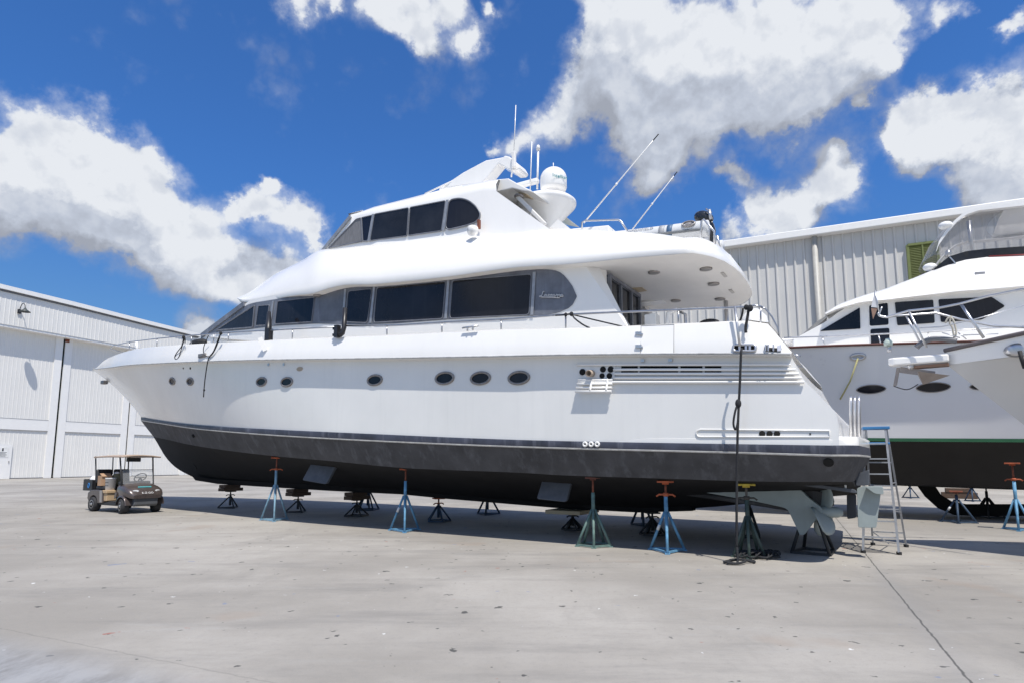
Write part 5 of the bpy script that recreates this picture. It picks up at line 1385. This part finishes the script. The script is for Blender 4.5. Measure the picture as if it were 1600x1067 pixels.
w = MB(); w.grid([[Vector((s, .4, ZE+.1)), Vector((s, -14, ZE+2.2)), Vector((s, -28, ZE+.1))] for s in (s1-.2, s2+.2)], False); w.build('roof', wtr, shed)
for s in (s1, s2): w = MB(); w.prism([Vector((s,-.02,.05)), Vector((s,-28,.05)), Vector((s,-28,ZE-.4)), Vector((s,-14,ZE+1.6)), Vector((s,-.02,ZE-.4))], (.1,0,0)); w.build('end_wall', rm_, shed)
w = MB(); a, b = RP_(1272, 370, .25), RP_(1282, 500, .25); w.tube([(a.x,.25,ZE-.4),(a.x,.25,6),(a.x,.25,.1)], .2, 10); w.build('downpipe', mat('pipe_cream', (.42,.41,.385), .5), shed)
c0, c1 = RP_(1418, 383, .3), RP_(1464, 378, .3); cb_ = RP_(1425, 436, .3)
w = MB(); mx_, mz = (c0.x+c1.x)/2, (c0.z+c1.z)/2; hw_ = abs(c0.x-c1.x)/2; zb = mz-3.8
gm1 = mat('louvre_green', (.16,.19,.06), .55, var=.15)
w.box((mx_-hw_,.15,(mz+zb)/2), (.18,.3,mz-zb)); w.box((mx_+hw_,.15,(mz+zb)/2), (.18,.3,mz-zb)); w.box((mx_,.16,mz), (hw_*2,.34,.16)); w.box((mx_,.16,zb), (hw_*2,.34,.16)); w.box((mx_,.16,(mz+zb)/2), (.1,.31,mz-zb)); lv = w.build('louvre_vent', gm1, shed)
w = MB(); nb = 30
for i in range(nb): w.box((mx_,.20,zb+.15+(mz-zb-.3)*i/(nb-1)), (hw_*2-.2,.20,.03), Matrix.Rotation(rad(40),3,'X'))
w.build('louvre_blade', gm1, lv); w = MB(); w.box((mx_,.05,(mz+zb)/2), (hw_*2-.1,.02,mz-zb)); w.build('louvre_back', mat('dark_green', (.05,.06,.03), .8), lv)
w = MB(); w.box(RP_(1148,419,.3), (.7,.4,.5)); w.tube([RP_(1150,424,.3), RP_(1151,431,.3)], .14, 8); w.build('wall_flood_light', mat('box_green', (.07,.09,.06), .6), shed)

# ------------------------------------------------------------------ second yacht behind the stern
q = ground(1498, 817); F2 = Frame(Vector((q.x, q.y, 0)) - Vector((-UB.y, UB.x, 0))*2.2, UB)
y2 = thing('motor_yacht', 'white motor yacht with green boot stripe and covered flybridge behind the large one', 'yacht', F2.O, F2.rz)
Z = F2.st
w2m = mat('second_hull_white', (.86,.86,.87), .3, var=.03, vscale=.5, coat=.2)  # one even white for the second yacht's hull
SB2 = Z(1230, 540, 2.6).x + 6.5
def b2(B, s_):
    return lambda s: B if s < 3 else max(.0, B*(1-((s-3)/(s_-3))**2.2)) if s < s_ else 0
bs_, bw_, bc_ = b2(2.85, SB2), b2(2.22, SB2-1.6), b2(1.85, SB2-2.2)
SS = np.concatenate([np.linspace(-15, 3, 20), np.linspace(3.3, 1.0, 1)*0+3.3, np.linspace(3.6, 1, 1)*0+3.6])
def l2(py_pairs, b, s_end, zbow):
    P = [Z(x, y, b) for x, y in py_pairs]; P.sort(key=lambda p: p.x)
    x0, z0 = P[0].x, P[0].z; x1, z1 = P[-1].x, P[-1].z; o = []
    for v in np.linspace(0, 1, 50):
        s = -15+(s_end+15)*v
        if s <= x1: z = interp(s, [p.x for p in P], [p.z for p in P])
        else: z = z1+(zbow-z1)*((s-x1)/(s_end-x1))
        o.append(Vector((s, b(s), z)))
    return o
sh2 = l2([(1230,543.5),(1310,540),(1395,537.5),(1600,531)], bs_, SB2, Z(1230,543,2.6).z+.5)
wl2 = l2([(1390,684),(1600,685)], bw_, SB2-1.6, Z(1390,684,2.5).z+.25)
wl2b = [p+Vector((0,0,-.09)) for p in wl2]
ch2 = l2([(1400,714),(1600,717)], bc_, SB2-2.2, Z(1400,714,2.3).z+.3)
bl2 = [Vector((p.x, p.y*.80, max(.35, p.z-.75))) for p in ch2]
ke2 = [Vector((p.x, 0, max(.55, p.z-.85))) for p in ch2]
def both_(mb, rows): mb.grid(rows); mb.grid([[mir(p) for p in r] for r in rows], flip=True)
w = MB(); fl2 = []
for i in range(9):
    f_ = i/8; fl2.append([a.lerp(b, f_)-Vector((0, .35*math.sin(math.pi*f_)*max(0, (j/49-.5)*2)**1.3*min(1, (1-j/49)*6), 0)) for j, (a, b) in enumerate(zip(sh2, wl2))])
for r in fl2:
    for p in r: p.y = max(0, p.y)
both_(w, fl2); w.grid([[r[0], mir(r[0])] for r in fl2]); w.build('hull', w2m, y2, autos=40)
BV2 = BVHTree.FromPolygons([Vector(v) for v in w.v], w.f)
w = MB(); both_(w, [[out(p,.012) for p in wl2], [out(p,.012) for p in wl2b]]); w.build('boot_stripe', mat('green_stripe', (.02,.11,.05), .5), y2)
w = MB(); both_(w, [wl2b, ch2, bl2, ke2]); w.grid([[r[0], mir(r[0])] for r in (wl2b, ch2, bl2, ke2)]); w.build('hull_bottom', mat('bottom_black_brown', (.022,.020,.019), .8, var=.3, vscale=2), y2, autos=25)
w = MB(); w.tube([out(p,.03) for p in sh2], .035, 6); w.tube([mir(out(p,.03)) for p in sh2], .035, 6); w.build('toe_rail', mat('varnished_rail', (.11,.035,.025), .4), y2)
w = MB(); w.grid([[p+Vector((0,0,-.02)), mir(p)+Vector((0,0,-.02))] for p in sh2], False); w.build('deck', white, y2)
w = MB(); kp2 = [Z(x, y, -.3) for x, y in ((1432,757),(1445,775),(1465,793),(1490,803.5),(1520,805),(1700,805),(1700,787),(1510,787),(1488,783),(1470,772),(1460,757))]
w.prism([p+Vector((0,.12,0)) for p in kp2], (0,-.24,0)); w.build('long_keel', mat('keel_black', (.012,.012,.012), .85, var=.3), y2, bevel=.03)
def on2(px, py):
    o, d = F2.lray(px, py); h = BV2.ray_cast(o, d)
    if h[0] is None: return None
    nn = h[1] if h[1].dot(d) < 0 else -h[1]; return h[0], nn, h[3]
for px, py, a, b in ((1361,607.5,15.5,5.8),(1458,604.5,16.5,6.2),(1531,603,9,4)):
    h = on2(px, py)
    if h:
        P, nn, k = h; q_ = k/FPX; w = MB(); n_ = 28
        up = Vector((0,0,1)); x_ = up.cross(nn).normalized(); y_ = nn.cross(x_)
        pts = [P+nn*.015+x_*a*q_*1.1*math.cos(t)*1.0+y_*b*q_*math.copysign(abs(math.sin(t))**1.25, math.sin(t)) for t in [2*math.pi*i/n_ for i in range(n_)]]
        w.tube(pts, .013, 6, True); po = w.build('porthole', mat('porthole_frame2', (.30,.27,.25), .5, metal=.4), y2); w = MB(); w.prism(pts, (0,-.02,0)); w.build('pane', glass, po)
h = on2(1340.5, 557)
if h: 
    P, nn, k = h; w = MB(); ring(w, P, nn, .17, .075, .045, .02); fo = w.build('hawse_fitting', steel, y2); w = MB(); disc(w, P, nn, .14, .05, .02); w.build('opening', mat('pale_opening', (.65,.66,.68), .5), fo)
    a = F2.O+F2.u*P.x+F2.n*(P.y+.06)+Vector((0,0,P.z-.05)); e = on2(1313, 624)
    if e: ee = F2.O+F2.u*e[0].x+F2.n*(e[0].y+.10)+Vector((0,0,e[0].z)); rope('yellow_line', 'faded yellow line hanging from the hawse hole of the second yacht', [a, a.lerp(ee,.5)+Vector((.02,-.02,-.06)), ee], .022, m=mat('yellow_rope', (.45,.42,.20), .8))
def ph2(tf): 
    return lambda pts: [Z(x, y, tf) for x, y in pts]
def t2h(s): return 1.9
TD = 1.85
def flat2(name, pts, t, m, off=.0, th=.04, r=0, parent=None, bevel=0):
    P = [Z(x, y, t)+Vector((0,off,0)) for x, y in pts]
    if r: P = roundpoly(P, r, 4)
    w = MB(); w.prism(P, (0,-th,0)); return w.build(name, m, parent or y2, bevel=bevel)
# deckhouse: side walls, roof sweep, windscreen
def sides2(name, tl_, bl_, t, m, n=40, t_top=None):
    xa, xb = max(tl_[0][0], bl_[0][0]), min(tl_[-1][0], bl_[-1][0]); A, B = [], []
    for i in range(n):
        x = xa+(xb-xa)*i/(n-1); A.append(Z(x, interp(x,*zip(*tl_)), t_top or t)); B.append(Z(x, interp(x,*zip(*bl_)), t))
    return A, B
A, B = sides2('', [(1240,530),(1290,503),(1320,481),(1350,473),(1440,464),(1520,455),(1700,440)], [(1240,546),(1700,546)], TD, white)
w = MB(); both_(w, [A, B]); w.grid([[p, Vector((p.x+.5,0,p.z)), mir(p)] for p in (A[0], B[0])]); w.build('deckhouse', white, y2, autos=40)
# roof sweep: broad white brow
T_ = [(1290,490),(1310,476),(1345,463),(1380,453),(1430,434),(1477,414),(1505,405),(1540,400),(1600,398),(1700,394)]
B_ = [(1290,491),(1310,482),(1345,472),(1380,469),(1440,462),(1500,455),(1545,452),(1600,447),(1700,440)]
A, B = sides2('', T_, B_, 2.15, white, 50, 1.5)
M_ = [a.lerp(b,.45)+Vector((0,.16,0)) for a, b in zip(A, B)]
w = MB(); both_(w, [A, M_, B, [Vector((p.x, p.y-.5, p.z+.02)) for p in B]]); w.grid([[p, Vector((p.x,0,p.z+.1)), mir(p)] for p in A]); w.build('roof_sweep', white, y2, autos=50)
w = MB(); a_ = [Z(x, y, 1.75) for x, y in ((1240,530),(1275,511),(1300,490),(1318,479))]; w.grid([[p, Vector((p.x+.45,.9,p.z)), Vector((p.x+.6,0,p.z)), Vector((p.x+.45,-.9,p.z)), mir(p)] for p in a_]); w.build('windscreen', glass, y2)
flat2('side_window', [(1281,518),(1343.5,481),(1344.5,514)], TD, glass, .025, .02, .03)
flat2('side_door', [(1356,474),(1391,471),(1391,540),(1360,541)], TD, white, .02, .02)
flat2('door_pane', [(1358,478),(1387,474),(1388.5,508),(1359,510)], TD, glass, .035, .02, .05)
flat2('door_pane', [(1360,515),(1389.5,513),(1390,537),(1361,538)], TD, glass, .035, .02, .05)
flat2('side_window', [(1398,473),(1458,469),(1460.5,505),(1402,509)], TD, glass2, .03, .02, .04)
flat2('side_window', [(1466,468.5),(1549,464.5),(1570.5,479),(1534,500),(1470,504)], TD, glass, .03, .02, .05)
flat2('air_vent', [(1524,424),(1540,423),(1540,428.5),(1524,429.5)], 2.1, mat('vent_grey', (.33,.33,.35), .5), -.10, .3)
w = MB(); w.tube([Z(x, y, 2.55) for x, y in ((1225,528),(1290,526),(1345,523.5),(1440,519.5),(1500,516),(1600,510))], .022, 6); [w.tube([Z(x, y, 2.55), Z(x+5, 540, 2.6)], .018, 6) for x, y in ((1284,526),(1372,522),(1450,519))]; w.build('deck_rail', steel, y2)
w = MB(); w.ball(Z(1240,534,1.2), .42, sc=(1.5,1,.35)); w.build('deck_locker', white, y2)
# flybridge enclosure
clr = mat('clear_vinyl', (.30,.30,.31), .10, alpha=.40, var=.3, vscale=1.5)
en_t = [(1461,398),(1463,388),(1471,373),(1485,355),(1505,336),(1530,328),(1600,322),(1700,316)]
en_b = [(1461,399),(1480,399),(1510,393),(1535,390),(1600,385.5),(1700,380)]
A, B = sides2('', en_t, en_b, 1.5, clr, 50, 1.35)
w = MB(); both_(w, [A, B]); 
w.grid([[Vector((p.x+.35*(1-abs(1-k/4)**2), p.y*(1-k/4), p.z)) for k in range(9)] for p in [A[i].lerp(B[0], 0) for i in range(0, 26, 3)]]); w.build('bimini_screen', clr, y2)
hardt = [(1463,392),(1466,379),(1476,363),(1492,344),(1508,331),(1525,325.5),(1600,314.5),(1700,300)]
hardb = [(1463,394),(1467,383),(1478,367),(1494,348),(1510,335.5),(1530,329),(1600,321.5),(1700,308)]
A, B = sides2('', hardt, hardb, 1.55, white, 60)
w = MB(); both_(w, [A, B, [Vector((p.x,p.y-.25,p.z+.02)) for p in B]]); w.grid([[A[i], Vector((A[i].x,0,A[i].z+.12)), mir(A[i])] for i in range(28, 60)]); w.build('bimini_roof', white, y2, autos=50)
A, B = sides2('', [(1459,421),(1470,412),(1482,402),(1510,393.5),(1540,390),(1600,386),(1700,380)], [(1459,422),(1478,416),(1510,405.5),(1545,402),(1600,399),(1700,395)], 1.5, glass2, 40)
w = MB(); both_(w, [[p+Vector((0,.04,0)) for p in A], [p+Vector((0,.05,-.02)) for p in B]]); w.grid([[Vector((p.x+.6*(1-abs(1-k/4)**2), p.y*(1-k/4), p.z)) for k in range(9)] for p in (A[0]+Vector((0,.04,0)), B[0], A[8]+Vector((0,.04,0)))]) ; w.build('wind_deflector', glass2, y2)
w = MB(); w.tube([Z(x, y, 1.55) for x, y in ((1545,401),(1600,398.5),(1700,394))], .02, 6); w.build('red_trim', mat('red_trim', (.25,.03,.03), .5), y2)
w = MB(); w.tube([Z(1514,346,.6), Z(1519,402,.6)], [.06,.035], 8); w.tube([Z(1482,392,-.4), Z(1481,402,-.4)], .08, 8); w.build('bimini_pole', steel, y2)
w = MB(); w.bar(Z(1484,402,1.58), Z(1493,412,1.58), .03); w.build('deflector_post', steel, y2)
for x, y in ((1453,418),(1477.5,353)): w = MB(); w.ball(Z(x, y, 1.4 if y > 400 else 1.5), .15, sc=(1.2,1,.8)); w.build('search_light', white, y2)
# stands below the second yacht
GS2 = 'boat stands under the second yacht'
stand('dark stand with white sticker in front of the second yacht keel', 1498, 817, 766, 20, 'navy', nleg=4, handle=None, padm=rustm, sticker=True, group=GS2, collar=.72)
stand('black stand on a single thick post right of the stickered one', 1545, 809, 757, 19, 'dark', nleg=5, group=GS2, collar=.6)
stand('small dark stand on the far side left of the curved keel', 1423, 778, 757, 11, 'navy', nleg=3, group=GS2, collar=.8)
stand('dark stand standing far back right of the timber crib', 1520, 783, 757, 10, 'navy', nleg=3, group=GS2, collar=.8)
stand('bright blue tripod stand with orange pad at the right edge', 1592, 829, 722, 19, 'blue', padm=orange, handle=orange, group=GS2, collar=.45)
qk = ground(1499, 778); tbk = thing('timber_crib', 'rust brown timber crib between the far stands under the second yacht', 'timber block', qk, F2.rz)
w = MB(); w.box((0,0,.14), (1.3,.5,.26)); w.box((.0,.05,.36), (1.0,.45,.18)); w.build('timber', woodm, tbk, bevel=.015)

# ------------------------------------------------------------------ third boat: bow with anchor roller at the right edge
rb = ray(1478, 572); kb = 11.3; O3 = Vector((rb.x*kb/rb.y, kb, 0))
U3 = Vector((-.80,.60,0)); F3 = Frame(O3, U3); V3 = F3.st
y3 = thing('sport_boat', 'cream white boat bow with anchor roller and pulpit rail reaching in from the right', 'boat', O3, F3.rz)
cream = mat('cream_gelcoat', (.62,.60,.57), .35, var=.04, vscale=.6, coat=.2)
def b3(s): return 0 if s >= 0 else 2.3*(1-(1+s/9)**2.2) if s > -9 else 2.3
SW3 = V3(1700,741,0).x
def b3w(s): return 0 if s >= SW3 else 2.0*(1-(1+(s-SW3)/9)**2.0) if s > SW3-9 else 2.0
zt0 = V3(1478,549,0).z; zr0 = V3(1478,570,0).z
stemb = V3(1700, 741, 0)
r0, r1_, r2_, r3_ = [], [], [], []
NB = 40
for i in range(NB):
    v = i/(NB-1); s = -12*v
    tp_ = Vector((s, b3(s), zt0+.0*v)); r0.append(tp_)
    r1_.append(Vector((s-.02, max(0, b3(s)-.03), zr0-.10*v)))
    s3 = stemb.x*1.0+(-12-stemb.x)*v
    r3_.append(Vector((s3, b3w(s3)*.9, stemb.z-.15*v)))
sl_top = V3(1600, 521, lambda s: b3(s)).z
for i, p in enumerate(r0): p.z = zt0+(sl_top-zt0)*min(1.6, (-p.x)/max(.5, -V3(1600,521,lambda s: b3(s)).x))*.8
w = MB(); both_(w, [[p+Vector((0,0,.0)) for p in r0], [out(p, .03) for p in r1_]]); w.build('bulwark', white, y3, autos=40)
rowsq = []
for i in range(9):
    f_ = i/8; rowsq.append([a.lerp(b, f_)-Vector((0, .30*math.sin(math.pi*f_)*max(0,1-k/NB*1.6)*min(1,k/4), 0)) for k, (a, b) in enumerate(zip(r1_, r3_))])
for r in rowsq:
    for p in r: p.y = max(0, p.y)
kl3 = [Vector((p.x+.0, 0, max(.6, p.z-1.6))) for p in r3_]
for i, p in enumerate(kl3): p.x -= 2.2*max(0, 1-i/20)
w = MB(); both_(w, rowsq); w.build('hull', cream, y3, autos=40)
w = MB(); both_(w, [r3_, [a.lerp(b,.5)+Vector((0,.5*min(1,i/10),-.2)) for i, (a, b) in enumerate(zip(r3_, kl3))], kl3]); w.build('hull_bottom', mat('bottom_black_brown', (.022,.020,.019), .8), y3)
w = MB(); w.tube([out(p,.02)+Vector((0,0,.02)) for p in r0], .04, 8); w.tube([mir(out(p,.02)+Vector((0,0,.02))) for p in r0], .04, 8); w.build('gunwale_trim', mat('trim_grey_brown', (.13,.11,.11), .5), y3)
w = MB(); w.grid([[p-Vector((0,0,.05)), mir(p)-Vector((0,0,.05))] for p in r0], False); w.build('deck', white, y3)
w = MB(); mid3 = [a.lerp(b, .42)+Vector((0,.0,0)) for a, b in zip(rowsq[0], rowsq[-1])]; mid3 = [Vector((p.x, rowsq[3][i].y+.01, p.z)) for i, p in enumerate(mid3)]
w.tube([out(p,.005) for p in rowsq[6][2:]], .012, 5); w.build('spray_rail', cream, y3)
# anchor platform
tipx = V3(1388, 560, 0).x
w = MB(); w.prism([Vector((-.06,.16,zr0+.04)), Vector((tipx*.9,.17,zr0+.05)), Vector((tipx,.10,zr0+.06)), Vector((tipx,-.10,zr0+.06)), Vector((tipx*.9,-.17,zr0+.05)), Vector((-.06,-.16,zr0+.04))], (0,0,.15)); w.build('anchor_platform', white, y3, bevel=.03)
w = MB(); w.bar((-.05,0,zr0+.0), (tipx*.55,0,zr0-.0), .2, .05); w.build('roller_cheek', mat('teak', (.25,.15,.10), .5), y3)
an = mat('galvanised_anchor', (.36,.31,.28), .45, metal=.5, var=.3)
w = MB(); x0 = tipx
w.prism([Vector((x0*.86,.03,zr0+.02)), Vector((x0*.80,.03,zr0+.02)), Vector((x0*.88,.03,zr0-.32)), Vector((x0*.95,.03,zr0-.34))], (0,-.06,0))
w.bar((x0*.80,0,zr0-.02), (x0*.20,0,zr0-.16), .06, .11)
w.build('anchor_shank', an, y3)
w = MB()
tipp = Vector((x0*.0-.05,0,zr0-.20))
w.add([Vector((x0*.48,.20,zr0-.10)), Vector((x0*.48,-.20,zr0-.10)), tipp, Vector((x0*.42,0,zr0-.34)), Vector((x0*.50,0,zr0-.14))], [(0,2,4),(4,2,1),(0,3,2),(1,2,3),(0,4,3),(4,1,3)]); w.build('anchor_fluke', an, y3)
w = MB(); w.tube(sm([tuple(Vector((x0*.93,.03,zr0-.34))), tuple(Vector((x0*.7,.03,zr0-.42))), tuple(Vector((x0*.5,.03,zr0-.33)))], 5), .010, 6); w.build('anchor_lanyard', rope_m, y3)
w = MB(); w.lathe([(.06,-.1),(.06,.1)], (x0*.6,0,zr0+.02), (0,1,0), 14); w.build('bow_roller', steel, y3)
w = MB(); w.tube(sm([tuple(V3(x, y, .1)) for x, y in ((1432,543),(1440,536),(1455,530),(1475,530),(1495,533))], 5), .05, 8); w.build('chain_cover', mat('chain_grey', (.2,.2,.21), .5), y3)
# pulpit rail
def t3(s): return b3(s)+.02 if s < -.4 else .34
def PR(pts, t): return [V3(x, y, t) for x, y in pts]
w = MB(); w.tube(sm([tuple(p) for p in PR([(1372,489),(1375,494),(1386,496)], .05)], 4) + [V3(1420,486,.28), V3(1470,481,.3), V3(1500,475,.42), V3(1545,463,.75), V3(1600,452,1.1), V3(1700,432,1.6)], .022, 8)
w.tube([V3(1386,496,.05), V3(1400,494,-.25), V3(1462,489.5,-.30), V3(1500,499,-.42), V3(1550,509,-.75), V3(1640,514,-1.2)], .022, 8)
w.tube([V3(1420,486,.28), V3(1448,543,.28)], .02, 8); w.tube([V3(1415,492,-.28), V3(1438,536,-.28)], .02, 8); w.tube([V3(1501,475,.42), V3(1537,528,.5)], .024, 8)
w.tube(sm([tuple(V3(x, y, 0.05)) for x, y in ((1378,480),(1374,492),(1380,496),(1388,495))], 3), .016, 6); w.build('pulpit_rail', steel, y3)
w = MB()
for pts in ([(1436,513),(1470,511),(1520,500),(1600,478)], [(1472,520),(1500,528)], [(1497,520),(1510,530)], [(1505,524),(1560,522)]): w.tube([V3(x, y, .2) for x, y in pts], .010, 5)
w.build('life_line', steel, y3)
fm_ = mat('flag_white', (.70,.70,.72), .8, var=.1); 
w = MB(); w.prism([V3(x, y, .05) for x, y in ((1367,455),(1361,480),(1371,481))], (0,-.03,0)); bgee = w.build('burgee', fm_, y3)
w = MB(); w.prism([V3(x, y, .05) for x, y in ((1361,482),(1371,482.5),(1364,499))], (0,-.03,0)); w.build('burgee_tail', mat('flag_rust', (.32,.20,.15), .8), bgee)
w = MB(); w.tube([V3(1367,454,.05), V3(1374,490,.05)], .014, 6); w.build('burgee_staff', steel, y3)
w = MB(); w.lathe([(.075,.0),(.08,.07),(.045,.12),(.04,.14),(.001,.14)], V3(1388,540,0), n=14); nv = w.build('navigation_light', mat('pale_green_lens', (.50,.58,.52), .3), y3)
w = MB(); w.tube([V3(1389,541,0), V3(1389.5,550,0)], .04, 8); w.build('light_post', steel, nv)
w = MB(); w.tube(sm([tuple(V3(x, y, .12)) for x, y in ((1486,494),(1484,505),(1488,512),(1491,527),(1494,518),(1489,500),(1482,497),(1477,505))], 4), .018, 6); tag(w.build('rope_bundle', mat('pale_rope', (.5,.47,.40), .9), y3), 'pale rope tied in a bundle on the rail')
P = V3(1590, 547, lambda s: b3(s)-.02); w = MB(); w.lathe([(.11,0),(.12,.02),(.06,.04),(.001,.04)], P, (.1,1,-.1), 18, sx=1.6, xref=(1,0,0)); w.build('hawse_fitting', steel, y3)
w = MB(); w.tube([V3(x, y, lambda s: b3(s)+.05) for x, y in ((1593,548),(1596,560),(1601,575))], .03, 7); w.build('hawse_hose', black, y3)
